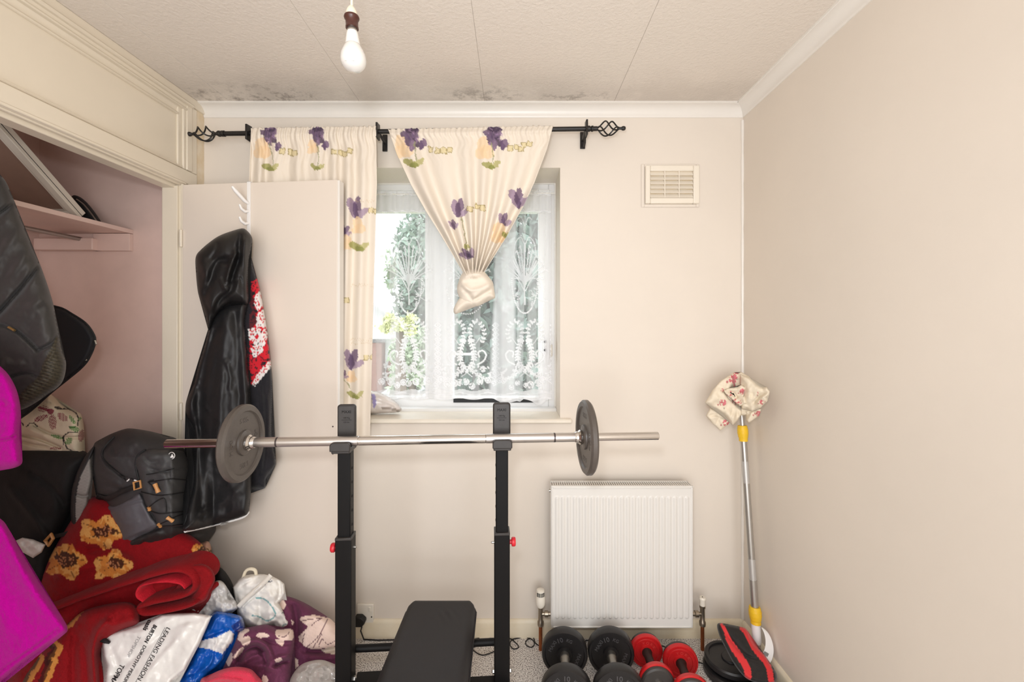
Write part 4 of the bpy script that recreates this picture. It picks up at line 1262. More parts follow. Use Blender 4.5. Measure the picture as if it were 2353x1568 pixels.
B('flex', MB().tube(catmull([p for p in pts], False, 0.02) if False else [Vector(p) for p in pts], 0.003, 8), m_cable, plug)
def cable(name, px, label, r=0.0022, z=0.0025):
    P = catmull(np.array([floor_pt(a, b, z) for a, b in px]), False, 0.008)
    return B(name, MB().tube([tuple(p) for p in P], r, 8), m_cable, None, smooth=60, label=label, cat='cable', group='thin cables on the carpet')
def catm3(px, z): pass
cable('thin_cable', [(1075, 1480), (1085, 1472), (1118, 1464), (1140, 1478), (1148, 1490), (1130, 1500), (1110, 1506), (1094, 1500), (1086, 1490), (1100, 1484), (1140, 1474), (1170, 1468), (1185, 1478), (1192, 1488), (1180, 1492), (1172, 1482), (1178, 1470), (1205, 1466), (1222, 1470),
                     (1228, 1480), (1222, 1488), (1210, 1484), (1208, 1475), (1224, 1464), (1230, 1478), (1244, 1487), (1256, 1486)], 'looped thin black cable on the carpet behind the bench')
cable('thin_cable', [(1340, 1475), (1352, 1472), (1365, 1474), (1400, 1482), (1440, 1474), (1470, 1472), (1518, 1484), (1560, 1500), (1600, 1520), (1645, 1536)], 'straight thin black cable running behind the dumbbells to the plates')

# ------------------------------------------------------------------ dumbbells
m_dbl = mat('black_rubber_plate', (34, 32, 33), 0.38, noise=0.08, nscale=60, bump=0.12, bscale=300, spec=0.5)
m_dblg = mat('worn_plate_rim', (62, 58, 56), 0.45, noise=0.08, nscale=60)
m_let = mat('worn_grey_lettering', (92, 90, 92), 0.5)
m_redm = mat('red_enamel', (200, 30, 34), 0.32, noise=0.1, nscale=30, spec=0.5)
m_handle = mat('brushed_handle', (172, 168, 162), 0.35, metal=0.85)
m_grip = mat('dark_rubber_grip', (40, 33, 30), 0.5, bump=0.3, bscale=600)
def black_dumbbell(rear, front, label):
    rear, front = Vector(rear), Vector(front)
    d = (front - rear); Ln = d.length
    t = thing('dumbbell', (rear + front) / 2 - Vector((0, 0, 0.09)), label, 'dumbbell', 'black dumbbells')
    M = axisM(rear, d)
    for a, sgn in ((0.0, 1), (Ln, -1)):
        Mp = axisM(rear + d.normalized() * a, d * sgn)
        R = 0.0905
        prof = [(0, -0.024), (0.4 * R, -0.024), (0.42 * R, -0.018), (0.80 * R, -0.018), (0.84 * R, -0.024), (0.96 * R, -0.024), (R, -0.018), (R, 0.012), (0.96 * R, 0.018), (0.87 * R, 0.018), (0.84 * R, 0.011),
                (0.34 * R, 0.011), (0.32 * R, 0.017), (0.2 * R, 0.018), (0, 0.018)]
        p_ = B('plate', MB().lathe(prof, 64, Mp), m_dbl, t, smooth=35)
        for body, size, an, rd, zz in (('MAXI', 0.020, 40, 0.60, 0.0112), ('10', 0.026, 0, 0.6, 0.0112), ('KG', 0.018, -40, 0.6, 0.0112), ('10', 0.026, 180, 0.6, 0.0112), ('KG', 0.018, 140, 0.6, 0.0112), ('MAXI', 0.020, -130, 0.6, 0.0112)):
            for face in ((1,) if a == 0 else (1, -1)):
                vs, fs = text_mesh(body, size, 0.0005)
                Mw = Mp @ Matrix.Rotation(math.radians(an + 20), 4, 'Z') @ Matrix.Translation((0, rd * 0.0905, zz))
                if face < 0:
                    Mw = Mp @ Matrix.Rotation(math.pi, 4, 'X') @ Matrix.Rotation(math.radians(an), 4, 'Z') @ Matrix.Translation((0, rd * 0.0905, 0.0182))
                B('cast_lettering', MB().add(vs, fs, Mw), m_let, p_, smooth=0)
    B('handle', MB().lathe([(0, 0.0), (0.0175, 0.0), (0.0175, 0.030), (0.0185, 0.032), (0.0185, 0.040), (0.0155, 0.044), (0.0165, Ln / 2), (0.0155, Ln - 0.044), (0.0185, Ln - 0.04), (0.0185, Ln - 0.02), (0, Ln - 0.02)], 28, M), m_handle, t, smooth=40)
    B('end_nut', MB().lathe([(0, -0.03), (0.012, -0.03), (0.014, -0.026), (0.014, -0.02), (0, -0.02)], 20, M), m_silver, t)
    return t
black_dumbbell((0.2015, 1.700, 0.0905), (0.187, 1.520, 0.0905), 'black dumbbell with grey handle, nearest the bench')
black_dumbbell((0.386, 1.703, 0.0905), (0.372, 1.520, 0.0905), 'black dumbbell with grey handle, beside the red dumbbells')
def red_dumbbell(rear, front, label, R=0.0655):
    rear, front = Vector(rear), Vector(front)
    d = front - rear; Ln = d.length
    t = thing('dumbbell', (rear + front) / 2 - Vector((0, 0, R)), label, 'dumbbell', 'red dumbbells')
    M = axisM(rear, d)
    for a, sgn in ((0.0, 1), (Ln, -1)):
        Mp = axisM(rear + d.normalized() * a, d * sgn)
        p_ = B('plate', MB().lathe([(0, -0.006), (R * 0.95, -0.006), (R, -0.002), (R, 0.010), (0.96 * R, 0.015), (0.88 * R, 0.015), (0.85 * R, 0.012), (0.80 * R, 0.012), (0.77 * R, 0.0145), (0.68 * R, 0.0145), (0.65 * R, 0.012),
                                        (0.42 * R, 0.012), (0.40 * R, 0.015), (0.30 * R, 0.016), (0, 0.016)], 56, Mp), m_redm, t, smooth=30)
        for k, ch in enumerate('YORK'):
            vs, fs = text_mesh(ch, 0.015, 0.0005)
            B('cast_lettering', MB().add(vs, fs, Mp @ Matrix.Rotation(math.radians(60 - k * 26 - 40), 4, 'Z') @ Matrix.Translation((0, 0.53 * R, 0.0122))), mat('pale_red_lettering', (222, 70, 66), 0.5), p_, smooth=0)
        B('outer_plate', MB().lathe([(0, -0.022), (0.85 * R, -0.022), (0.93 * R, -0.018), (0.93 * R, -0.0065), (0, -0.0065)], 48, Mp), m_dblg, t, smooth=35)
        B('spin_lock', MB().lathe([(0, -0.034), (0.018, -0.034), (0.022, -0.030), (0.022, -0.022), (0, -0.022)], 12, Mp), m_silver, t, smooth=25)
        th_ = [(0, -0.075)]
        for k in range(12):
            th_ += [(0.0115, -0.074 + k * 0.0034), (0.0128, -0.0723 + k * 0.0034)]
        th_ += [(0.0115, -0.03), (0, -0.03)]
        B('threaded_end', MB().lathe(th_, 20, Mp), m_chrome, t, smooth=20)
    B('handle', MB().lathe([(0, 0.012), (0.019, 0.014), (0.0205, 0.018), (0.0185, 0.026), (0.0155, 0.036), (0.0170, Ln / 2), (0.0155, Ln - 0.036), (0.0205, Ln - 0.018), (0, Ln - 0.012)], 28, M), m_grip, t, smooth=50)
    return t
red_dumbbell((0.540, 1.745, 0.0655), (0.533, 1.590, 0.0655), 'red dumbbell with black grip, next to the black dumbbells')
red_dumbbell((0.658, 1.690, 0.0655), (0.640, 1.535, 0.0655), 'red dumbbell with black grip, nearer the loose weight plates', 0.067)

# ------------------------------------------------------------------ loose plates and lifting belt in the corner
def flat_plate(c, tilt, R, th, label, dirv=None):
    dv = Vector(dirv) if dirv else Vector((math.sin(tilt), 0, math.cos(tilt)))
    t, b_ = weight_plate('weight_plate', Vector(c), dv, R, th, label, 'loose plates in the corner', m_dbl)
flat_plate((0.862, 1.700, 0.002), 0.0, 0.100, 0.030, 'black weight plate flat on the carpet, bottom of the pair under the belt')
flat_plate((0.866, 1.712, 0.0345), 0.0, 0.094, 0.028, 'black weight plate stacked on another under the belt')
flat_plate((0.800, 1.455, 0.004), 0.0, 0.105, 0.030, 'black weight plate flat on the carpet at the photo edge, nearest the red dumbbells')
flat_plate((0.878, 1.470, 0.040), 0.0, 0.100, 0.030, 'black weight plate overlapping another in front of the belt', (-0.10, -0.12, 1.0))
m_belt = mat('padded_belt_nylon', (30, 27, 26), 0.75, vc=True, bump=0.4, bscale=300, sheen=0.2)
def col_belt(X, Y):
    C = np.zeros((len(X), 3)); C[:] = L1((33, 29, 28)); C *= (1 + 0.25 * fbm(X, Y, 5, 3))[:, None]
    s1 = catmull([(1658, 1435), (1669, 1455), (1677, 1475), (1703, 1514), (1716, 1535), (1719, 1556)], False, 4)
    s2 = catmull([(1706, 1443), (1714, 1452), (1727, 1478), (1740, 1498), (1760, 1522), (1768, 1540), (1772, 1566)], False, 4)
    w = 3.5 + 4.5 * np.clip((Y - 1440) / 60, 0, 1)
    mixc(C, segdist(X, Y, s1) < w, (226, 52, 56)); mixc(C, segdist(X, Y, s2) < 6.6, (220, 48, 52))
    return C
pillow('lifting_belt', [(1649, 1434), (1672, 1435), (1700, 1441), (1716, 1448), (1733, 1481), (1753, 1500), (1772, 1528), (1785, 1550), (1781, 1568), (1750, 1572), (1716, 1560), (1690, 1531), (1667, 1490), (1652, 1458)],
       lambda X, Y: 1.74 - (Y - 1437) * 0.00125, 0.030, m_belt, None, step=2.2, edge=9, back=0.9, col=col_belt,
       disp=lambda X, Y: folds(X, Y, [([(1669, 1457), (1690, 1484), (1712, 1506), (1737, 1516)], 4, -0.010), ([(1680, 1450), (1715, 1490), (1745, 1540)], 8, 0.004)]) + 0.001 * fbm(X, Y, 4, 2),
       label='black padded lifting belt with two red stripes lying over the plates', cat='belt')
# ------------------------------------------------------------------ telescopic cleaning pole with a cloth over its head
m_alu = mat('brushed_aluminium', (196, 194, 190), 0.32, metal=0.9)
m_alud = mat('grey_aluminium', (205, 203, 200), 0.4, metal=0.6)
m_yel = mat('yellow_plastic', (242, 196, 38), 0.45, noise=0.05, nscale=60, bump=0.3, bscale=250)
m_label = mat('white_label_plastic', (240, 238, 236), 0.4)
def pp(py):
    t = (py - 940) / (1500 - 940)
    return Vector(W(1703 + 38 * t + 2 * t * (1 - t), py, 1.815 - 0.080 * t))
pole = thing('cleaning_pole', pp(1515), 'silver telescopic cleaning pole with yellow clamps leaning in the corner', 'pole')
B('pole_section', MB().tube([pp(930), pp(985)], 0.0105, 20), m_alu, pole)
B('pole_section', MB().tube([pp(1005), pp(1062)], 0.0135, 20), m_alu, pole)
B('sleeve', MB().tube([pp(1060), pp(1110)], 0.0138, 20), m_alud, pole)
B('pole_section', MB().tube([pp(1108), pp(1285)], 0.0135, 20), m_alu, pole)
B('sleeve', MB().tube([pp(1284), pp(1332)], 0.0142, 20), m_alud, pole)
B('pole_section', MB().tube([pp(1332), pp(1400)], 0.0152, 20), m_alu, pole)
def clamp(a, b, r):
    n = 12
    P = [pp(a + (b - a) * i / n) for i in range(n + 1)]
    rs = [r * (0.84 + 0.20 * math.sin(math.pi * min(1, (i / n) * 1.25)) ** 0.7 + 0.03 * math.sin(i * 2.3)) for i in range(n + 1)]
    return MB().tube(P, rs, 12)
B('yellow_clamp', clamp(978, 1014, 0.0205), m_yel, pole, smooth=30)
B('yellow_clamp', clamp(1394, 1433, 0.0235), m_yel, pole, smooth=30)
B('white_sleeve', MB().tube([pp(1433), pp(1440), pp(1470), pp(1478)], [0.017, 0.0175, 0.0175, 0.016], 20), m_label, pole)
B('steel_end', MB().tube([pp(1470), pp(1517)], 0.013, 20), m_alu, pole)
def label_band():
    pts_l, V, Fc = [], [], []
    path = [(1751, 1442, 1.705), (1760, 1452, 1.695), (1767, 1470, 1.682), (1769, 1490, 1.668), (1765, 1507, 1.660), (1757, 1518, 1.656), (1745, 1524, 1.654)]
    wdt = [(5, 3), (6, 2), (8, 1), (11, 2), (13, 5), (15, 8), (15, 10)]
    for (a, b, y), (dx, dy) in zip(path, wdt):
        V.append(W(a - dx, b - dy, y)); V.append(W(a + dx, b + dy, y))
    Fc = [(2 * i, 2 * i + 1, 2 * i + 3, 2 * i + 2) for i in range(len(path) - 1)]
    o = mesh_obj('curled_label', V, Fc, m_label, pole, smooth=180, solid=0.001)
    md = o.modifiers.new('smooth', 'SUBSURF'); md.levels = 2; md.render_levels = 2
    m = MB()
    for k in range(7):
        m.add([W(1757 + k * 1.5, 1497 + k * 0.9, 1.660), W(1757.8 + k * 1.5, 1497.4 + k * 0.9, 1.660), W(1754.3 + k * 1.5, 1505 + k * 0.9, 1.655), W(1753.5 + k * 1.5, 1504.6 + k * 0.9, 1.655)], [(0, 1, 2, 3)])
    B('barcode', m, m_hole, o, smooth=0)
label_band()
# cloth: off-white with small red roses
m_cloth = mat('printed_cotton', (236, 222, 200), 0.9, vc=True, bump=0.15, bscale=500)
def rose_print(X, Y, C, lst):
    for x, y, s in lst:
        r = np.hypot(X - x, Y - y)
        n = vnoise(X, Y, 3.2, 5)
        mixc(C, (r < 8 * s) & (n > 0.40), (198, 62, 84), 0.85)
        mixc(C, (r < 8 * s) & (n > 0.68), (226, 130, 140), 0.8)
        mixc(C, inell(X, Y, x - 11 * s, y + 5 * s, 2 * s, 2 * s), (180, 60, 80), 0.8)
        mixc(C, inell(X, Y, x + 3 * s, y + 13 * s, 1.6 * s, 3 * s, 20), (130, 120, 96), 0.7)
def col_cloth(X, Y):
    C = np.zeros((len(X), 3)); C[:] = L1((236, 222, 199)); C *= (1 + 0.05 * fbm(X, Y, 30, 2))[:, None]
    rose_print(X, Y, C, [(1684, 872, 1.2), (1691, 862, 0.8), (1706, 900, 0.8), (1661, 926, 1.0), (1678, 905, 0.7), (1698, 926, 0.7), (1668, 972, 1.0), (1690, 922, 0.6), (1752, 924, 0.8), (1741, 950, 0.9), (1740, 905, 0.4), (1660, 897, 0.4)])
    return C
def ycl(X, Y):
    return 1.785 - 0.0015 * np.maximum(0, X - 1695)
clo = thing('printed_cloth', W(1690, 990, 1.78), 'cream cloth with red roses draped over the top of the cleaning pole', 'cloth')
def cl_part(out, off, th, fl, seed, edge=9, a1=0.012, a2=0.004, name='cloth_fold'):
    pillow(name, out, lambda X, Y: ycl(X, Y) - off, th, m_cloth, clo, step=2.0, edge=edge, back=0.5, col=col_cloth, smooth_outline=False, disp=lambda X, Y: folds(X, Y, fl) + crumple(X, Y, 26, seed, a1) + crumple(X, Y, 9, seed + 1, a2))
cl_part([(1686, 856), (1697, 858), (1703, 855), (1722, 866), (1738, 882), (1752, 892), (1755, 920), (1736, 950), (1716, 955), (1690, 955), (1660, 935), (1640, 920), (1645, 890), (1672, 866)], 0.0, 0.020, [([(1706, 860), (1704, 885), (1712, 905)], 4, -0.008)], 4, 12, name='cloth_back')
cl_part([(1622, 956), (1632, 938), (1666, 948), (1682, 966), (1672, 977), (1664, 982), (1655, 990), (1647, 980), (1638, 974)], 0.004, 0.014, [([(1626, 956), (1650, 955), (1674, 968)], 3, -0.008), ([(1655, 985), (1664, 965)], 2, 0.004), ([(1645, 978), (1652, 962)], 2, -0.004)], 7, 6)
cl_part([(1620, 926), (1638, 896), (1656, 876), (1674, 864), (1684, 860), (1686, 880), (1676, 896), (1664, 900), (1674, 915), (1690, 930), (1704, 944), (1704, 952), (1699, 960), (1692, 970), (1684, 978), (1676, 966), (1662, 950), (1648, 940)], 0.022, 0.020,
        [([(1690, 944), (1682, 974)], 1.8, 0.004), ([(1696, 946), (1690, 968)], 1.8, -0.004), ([(1684, 938), (1678, 964)], 1.8, -0.004), ([(1640, 905), (1660, 925), (1680, 955)], 10, 0.006)], 9, 9)
cl_part([(1700, 860), (1722, 868), (1738, 884), (1752, 893), (1762, 890), (1769, 900), (1767, 908), (1762, 914), (1764, 922), (1752, 930), (1748, 938), (1736, 940), (1728, 946), (1716, 938), (1704, 940), (1700, 915)], 0.024, 0.022,
        [([(1730, 928), (1745, 910), (1766, 900)], 3, -0.012), ([(1742, 926), (1755, 912), (1764, 910)], 2.5, 0.008), ([(1714, 872), (1722, 900), (1718, 932)], 5, 0.008), ([(1706, 880), (1710, 920)], 3, -0.008)], 12, 9)
cl_part([(1712, 944), (1728, 946), (1740, 938), (1750, 940), (1744, 956), (1730, 966), (1720, 973), (1714, 966), (1716, 956)], 0.010, 0.012, [([(1718, 968), (1730, 944)], 2.5, 0.006), ([(1712, 950), (1722, 955)], 3, -0.008)], 15, 5)
cl_part([(1662, 898), (1674, 893), (1690, 890), (1704, 884), (1714, 892), (1706, 902), (1712, 914), (1716, 928), (1700, 934), (1690, 926), (1684, 918), (1676, 912), (1668, 906)], 0.042, 0.012, [([(1672, 900), (1688, 908), (1696, 920)], 4, -0.018), ([(1680, 896), (1700, 896)], 3, 0.008), ([(1688, 922), (1700, 914)], 3, 0.008)], 18, 5, 0.010, 0.005)

# ------------------------------------------------------------------ hook strip over the door
m_wpl = mat('white_hook_plastic', (244, 240, 236), 0.35)
def dpt(u, dy, z):
    return Md @ Vector((u, dy, z))
px_h = 574; 
uh = ((px_h - CX) * 1.755 / F - hx) / math.cos(ang)
hk_ = thing('over_door_hook', dpt(uh, -0.01, 1.76), 'white over-door hook strip hanging on the wardrobe door', 'hook strip')
B('strap', MB().box(uh - 0.0075, uh + 0.0075, -0.004, -0.0005, 1.70, 1.984, Md).box(uh - 0.0075, uh + 0.0075, -0.004, 0.038, 1.9805, 1.984, Md).box(uh - 0.0075, uh + 0.0075, 0.0345, 0.038, 1.955, 1.984, Md), m_wpl, hk_, bevel=0.001)
B('top_hook', MB().tube([dpt(uh, -0.004, 1.893), dpt(uh - 0.006, -0.020, 1.900), dpt(uh - 0.020, -0.050, 1.930), dpt(uh - 0.026, -0.062, 1.945)], [0.006, 0.007, 0.0075, 0.005], 12), m_wpl, hk_)
for zz in (1.862, 1.812):
    B('small_hook', MB().tube([dpt(uh, -0.004, zz), dpt(uh - 0.005, -0.018, zz - 0.006), dpt(uh - 0.010, -0.032, zz + 0.002), dpt(uh - 0.013, -0.038, zz + 0.018)], [0.0055, 0.006, 0.0055, 0.004], 12), m_wpl, hk_)
B('coat_peg', MB().tube([dpt(uh, -0.004, 1.765), dpt(uh - 0.006, -0.030, 1.760), dpt(uh - 0.012, -0.045, 1.775)], [0.0055, 0.006, 0.004], 12), m_wpl, hk_)
# ------------------------------------------------------------------ clothes on the door
m_nylon = mat('black_nylon', (34, 32, 32), 0.5, vc=True, bump=0.15, bscale=120, spec=0.35)
m_knit = mat('knitted_wool', (30, 30, 36), 0.9, vc=True, bump=0.6, bscale=350, sheen=0.2)
m_pipe = mat('white_piping', (236, 232, 228), 0.5)
def scat(base, var, sc, seed):
    return plain(base, var, sc, seed)
def col_jumper(X, Y):
    C = np.zeros((len(X), 3)); C[:] = L1((27, 25, 31)); C *= (1 + 0.3 * fbm(X, Y, 4, 3))[:, None]
    n = vnoise(X * 0.9 + Y * 0.6, Y * 0.8 - X * 0.3, 2.3, 4); n2 = vnoise(X, Y, 7, 9)
    red = inpoly(X, Y, [(578, 648), (594, 640), (604, 690), (611, 740), (619, 800), (623, 838), (606, 862), (588, 884), (576, 882), (568, 850), (566, 740), (574, 700)])
    mixc(C, red & (n2 > 0.30) & (X > 574 + 0.0 * Y), (206, 22, 40)); mixc(C, red & (n > 0.74), (90, 14, 26))
    mixc(C, inpoly(X, Y, [(560, 600), (584, 690), (590, 740), (578, 760), (566, 760)]), (28, 24, 30), 0.85)
    for poly in ([(586, 676), (598, 668), (606, 700), (592, 716), (584, 700)], [(590, 722), (612, 706), (618, 760), (606, 800), (592, 790), (588, 750)], [(570, 756), (588, 752), (602, 788), (592, 800), (572, 780)],
                 [(600, 846), (624, 826), (624, 842), (604, 866), (586, 888), (578, 884)], [(574, 800), (596, 790), (606, 806), (584, 824)]):
        mixc(C, inpoly(X, Y, poly) & (n > 0.34), (234, 226, 222))
    return C
pillow('knitted_jumper', [(562, 560), (574, 580), (584, 620), (596, 660), (606, 710), (616, 775), (622, 830), (626, 890), (625, 1000), (634, 1058), (630, 1075), (612, 1100), (609, 1122), (580, 1125), (560, 1120), (545, 900), (545, 640)], 1.700, 0.040, m_knit, None, step=2.6, edge=16, back=0.35, col=col_jumper,
       disp=lambda X, Y: folds(X, Y, [([(612, 900), (616, 980), (608, 1080)], 5, 0.008), ([(598, 880), (604, 1000), (596, 1100)], 5, -0.008)]) + 0.0012 * fbm(X, Y, 4, 6),
       label='dark knitted jumper with red and white pattern hanging behind the black jacket', cat='jumper')
jk = thing('hooded_jacket', W(505, 1200, 1.62), 'black hooded waterproof jacket with white hem hanging on the wardrobe door', 'jacket')
def yj(X, Y):
    return 1.675 - 0.00010 * (Y - 700) - 0.0012 * np.maximum(0, 490 - X) * np.clip((Y - 980) / 200, 0, 1) * 1.9
jf = [([(500, 740), (470, 850), (462, 960), (462, 1180)], 10, -0.020), ([(520, 720), (512, 800), (505, 950), (500, 1080)], 12, 0.014), ([(540, 710), (548, 820), (552, 960)], 9, -0.010), ([(565, 700), (572, 850), (574, 1100)], 4, -0.010),
      ([(440, 900), (436, 930), (444, 960)], 12, 0.016), ([(455, 880), (452, 950), (470, 1010)], 8, -0.014), ([(480, 1160), (455, 1190), (440, 1210)], 5, 0.010), ([(470, 1180), (462, 1205)], 4, -0.010), ([(490, 1170), (530, 1140), (565, 1120)], 10, 0.006),
      ([(520, 830), (530, 870), (525, 900)], 5, 0.006), ([(470, 930), (478, 945)], 4, 0.006)]
jb, jfront = pillow('jacket_body', [(484, 738), (500, 716), (528, 698), (569, 692), (564, 740), (566, 780), (570, 839), (576, 912), (578, 985), (578, 1103), (574, 1161), (571, 1178), (560, 1188), (506, 1204), (425, 1222), (428, 1195), (433, 1161), (444, 1117), (446, 1073), (446, 1000), (440, 974), (430, 960), (426, 944), (429, 918), (445, 883), (456, 839), (472, 786)],
       yj, 0.058, m_nylon, jk, step=3.0, edge=22, back=0.45, col=plain((33, 32, 33), 0.06, 30, 2), disp=lambda X, Y: folds(X, Y, jf) + 0.003 * fbm(X, Y, 26, 8) + crumple(X, Y * 0.45, 26, 5, 0.007))
hf = [([(556, 530), (550, 570), (546, 600), (530, 640)], 7, -0.022), ([(546, 575), (530, 610), (520, 650)], 5, 0.018), ([(552, 590), (538, 630), (528, 655)], 4, -0.014), ([(500, 550), (498, 575), (480, 600)], 6, -0.008), ([(535, 600), (505, 600), (490, 625), (478, 660), (464, 690)], 9, -0.024),
      ([(455, 610), (470, 625), (475, 650)], 10, 0.012), ([(560, 540), (564, 600), (566, 690)], 7, 0.014), ([(540, 640), (530, 668), (505, 690), (492, 725)], 6, -0.018), ([(505, 640), (515, 660), (522, 665)], 4, 0.010), ([(466, 690), (480, 712), (486, 740)], 5, -0.012), ([(548, 645), (553, 640), (555, 655)], 4, -0.008)]
pillow('hood', [(450, 590), (465, 571), (488, 552), (506, 541), (530, 532), (556, 525), (566, 529), (576, 540), (580, 553), (577, 575), (572, 600), (570, 650), (570, 698), (548, 697), (528, 698), (506, 714), (494, 730), (484, 752), (479, 760), (471, 728), (460, 691), (454, 667), (450, 625)],
       lambda X, Y: yj(X, Y) - 0.028, 0.078, m_nylon, jk, step=2.6, edge=34, back=0.5, col=plain((33, 31, 31), 0.06, 30, 3), disp=lambda X, Y: folds(X, Y, hf) + crumple(X, Y * 0.7, 24, 7, 0.007), label='creased black hood')
hem = catmull([(426, 1221), (470, 1212), (506, 1203), (540, 1195), (562, 1187), (571, 1177)], False, 4)
B('white_hem', MB().tube([W(a, b, float(yj(a, b)) - 0.006) for a, b in hem], 0.0052, 10), m_pipe, jk)
B('hood_seam', MB().tube([W(a, b, float(jfront(np.array([a]), np.array([b]))[0]) - 0.0005) for a, b in catmull([(532, 702), (550, 700), (566, 701)], False, 3)], 0.0012, 6), m_nylon, jk, col=None)
m_knitw = mat('grey_toggle', (150, 146, 140), 0.5)
B('hem_toggle', MB().tube([W(508, 1206, 1.60), W(521, 1203, 1.60)], 0.005, 10), m_knitw, jk)

# ------------------------------------------------------------------ wardrobe contents
m_puff = mat('charcoal_puffer_nylon', (52, 49, 47), 0.62, vc=True, spec=0.35, sheen=0.15, bump=0.1, bscale=250)
def col_puff(X, Y):
    C = np.zeros((len(X), 3)); C[:] = L1((58, 55, 53)); C *= (1 + 0.08 * fbm(X, Y, 30, 2))[:, None]
    cuff = inpoly(X, Y, [(86, 868), (110, 812), (132, 770), (142, 800), (152, 838), (142, 880), (105, 910), (55, 940), (20, 945), (40, 912)])
    rib = 0.55 + 0.65 * (np.sin((Y * 0.93 - X * 0.30) * 2 * np.pi / 7.5) > 0.0)
    C[cuff] = L1((64, 57, 43)) * rib[cuff][:, None]
    return C
pq = [([(-20, 740), (20, 697), (60, 650), (100, 594)], 6, -0.026), ([(-20, 505), (30, 466), (46, 440)], 6, -0.024), ([(-10, 744), (40, 762), (88, 806)], 4, -0.020), ([(86, 806), (118, 790), (136, 762)], 4, -0.016), ([(-20, 620), (20, 560), (60, 520)], 14, 0.012), ([(20, 640), (50, 600), (75, 560)], 10, 0.008),
      ([(20, 870), (60, 858), (86, 866)], 4, -0.014), ([(60, 720), (95, 690), (120, 700)], 12, 0.012), ([(0, 830), (30, 838), (60, 832)], 10, 0.010), ([(110, 830), (130, 800)], 3, 0.004)]
puf = thing('puffer_jacket', W(40, 940, 1.30), 'charcoal quilted puffer jacket with ribbed cuff hanging in the wardrobe', 'jacket')
pb_, pfront = pillow('quilted_sleeve', [(-75, 372), (-40, 376), (-10, 394), (12, 415), (28, 450), (44, 490), (70, 556), (96, 618), (120, 690), (134, 755), (142, 800), (152, 838), (142, 880), (108, 908), (60, 938), (10, 950), (-40, 955), (-75, 930)], 1.315, 0.075, m_puff, puf, step=3.2, edge=46, back=0.6,
       col=col_puff, disp=lambda X, Y: folds(X, Y, pq) + 0.006 * fbm(X, Y, 34, 3) + 0.0026 * np.sin((Y * 0.93 - X * 0.30) * 2 * np.pi / 7.5) * inpoly(X, Y, [(86, 868), (132, 770), (152, 838), (142, 880), (55, 940), (20, 945)]))
B('hanging_loop', MB().tube([W(-40, 400, 1.31), W(-50, 350, 1.31), (-1.66, 1.31, 1.99)], 0.006, 10), mat('charcoal_lining', (50, 48, 46), 0.6), puf)
B('zip_pull', MB().tube([W(20, 752, 1.236), W(34, 760, 1.236)], 0.0035, 8), mat('gold_zip', (182, 150, 96), 0.3, metal=0.8), puf)
m_case = mat('black_neoprene', (20, 20, 25), 0.7, noise=0.1, nscale=50, bump=0.2, bscale=500)
lc = thing('laptop_case', W(110, 960, 1.52), 'black zipped laptop case hanging on edge in the wardrobe', 'case')
co = [(60, 760), (100, 708), (136, 707), (165, 722), (195, 742), (212, 764), (218, 784), (208, 815), (186, 846), (120, 900), (60, 952), (20, 968), (10, 900)]
c_, cf = pillow('case_shell', co, 1.53, 0.028, m_case, lc, step=4, edge=12, back=1.0)
B('zip_edge', MB().tube([W(a, b, 1.524) for a, b in catmull(co, True, 6)], 0.004, 8, closed=True), m_seal, lc)
for a, b in ((218, 783), (195, 820)):
    B('zip_pull', MB().tube([W(a, b, 1.515), W(a + 3, b + 9, 1.512)], 0.0028, 8), m_tin, lc)

m_fleece = mat('magenta_fleece', (196, 10, 158), 0.95, vc=True, spec=0.15, sheen=0.08, bump=0.7, bscale=420, bdist=0.003)
gown = thing('fleece_dressing_gown', W(-60, 1640, 1.17), 'bright magenta fleece dressing gown hanging out of the wardrobe', 'dressing gown')
gcol = plain((178, 0, 138), 0.07, 10, 4)
fz = lambda X, Y: 0.0012 * fbm(X, Y, 4, 7, 2) + 0.004 * fbm(X, Y, 40, 3)
pillow('sleeve', [(-220, 760), (-60, 800), (0, 842), (24, 868), (41, 905), (48, 950), (45, 1000), (50, 1040), (50, 1066), (28, 1077), (0, 1080), (-80, 1090), (-220, 1060)], 1.135, 0.050, m_fleece, gown, step=3.0, edge=26, back=0.6, col=gcol,
       disp=lambda X, Y: fz(X, Y) + folds(X, Y, [([(-10, 1012), (20, 1008), (50, 996)], 3.5, -0.010), ([(0, 925), (20, 932)], 6, -0.008), ([(-5, 990), (3, 980)], 8, -0.008)]))
pillow('skirt', [(-260, 1120), (-60, 1160), (0, 1192), (20, 1216), (45, 1262), (80, 1322), (112, 1372), (146, 1424), (155, 1444), (148, 1458), (100, 1490), (50, 1526), (8, 1562), (-40, 1600), (-260, 1640)], lambda X, Y: 1.12 - 0.00006 * (Y - 1190), 0.050, m_fleece, gown, step=3.0, edge=20, back=0.6, col=gcol,
       disp=lambda X, Y: fz(X, Y) + folds(X, Y, [([(-30, 1568), (20, 1530), (80, 1488), (138, 1444)], 3.5, -0.009), ([(20, 1260), (60, 1340), (110, 1420)], 14, 0.006), ([(-40, 1300), (-10, 1380), (30, 1480)], 25, 0.010)]))
B('gown_back', MB().tube([(-1.62, 1.12, 0.75), (-1.70, 1.10, 1.25), (-1.88, 1.08, 1.76)], [0.09, 0.08, 0.03], 20), MATS['magenta_fleece'], gown, col=(L1((178, 0, 138))))

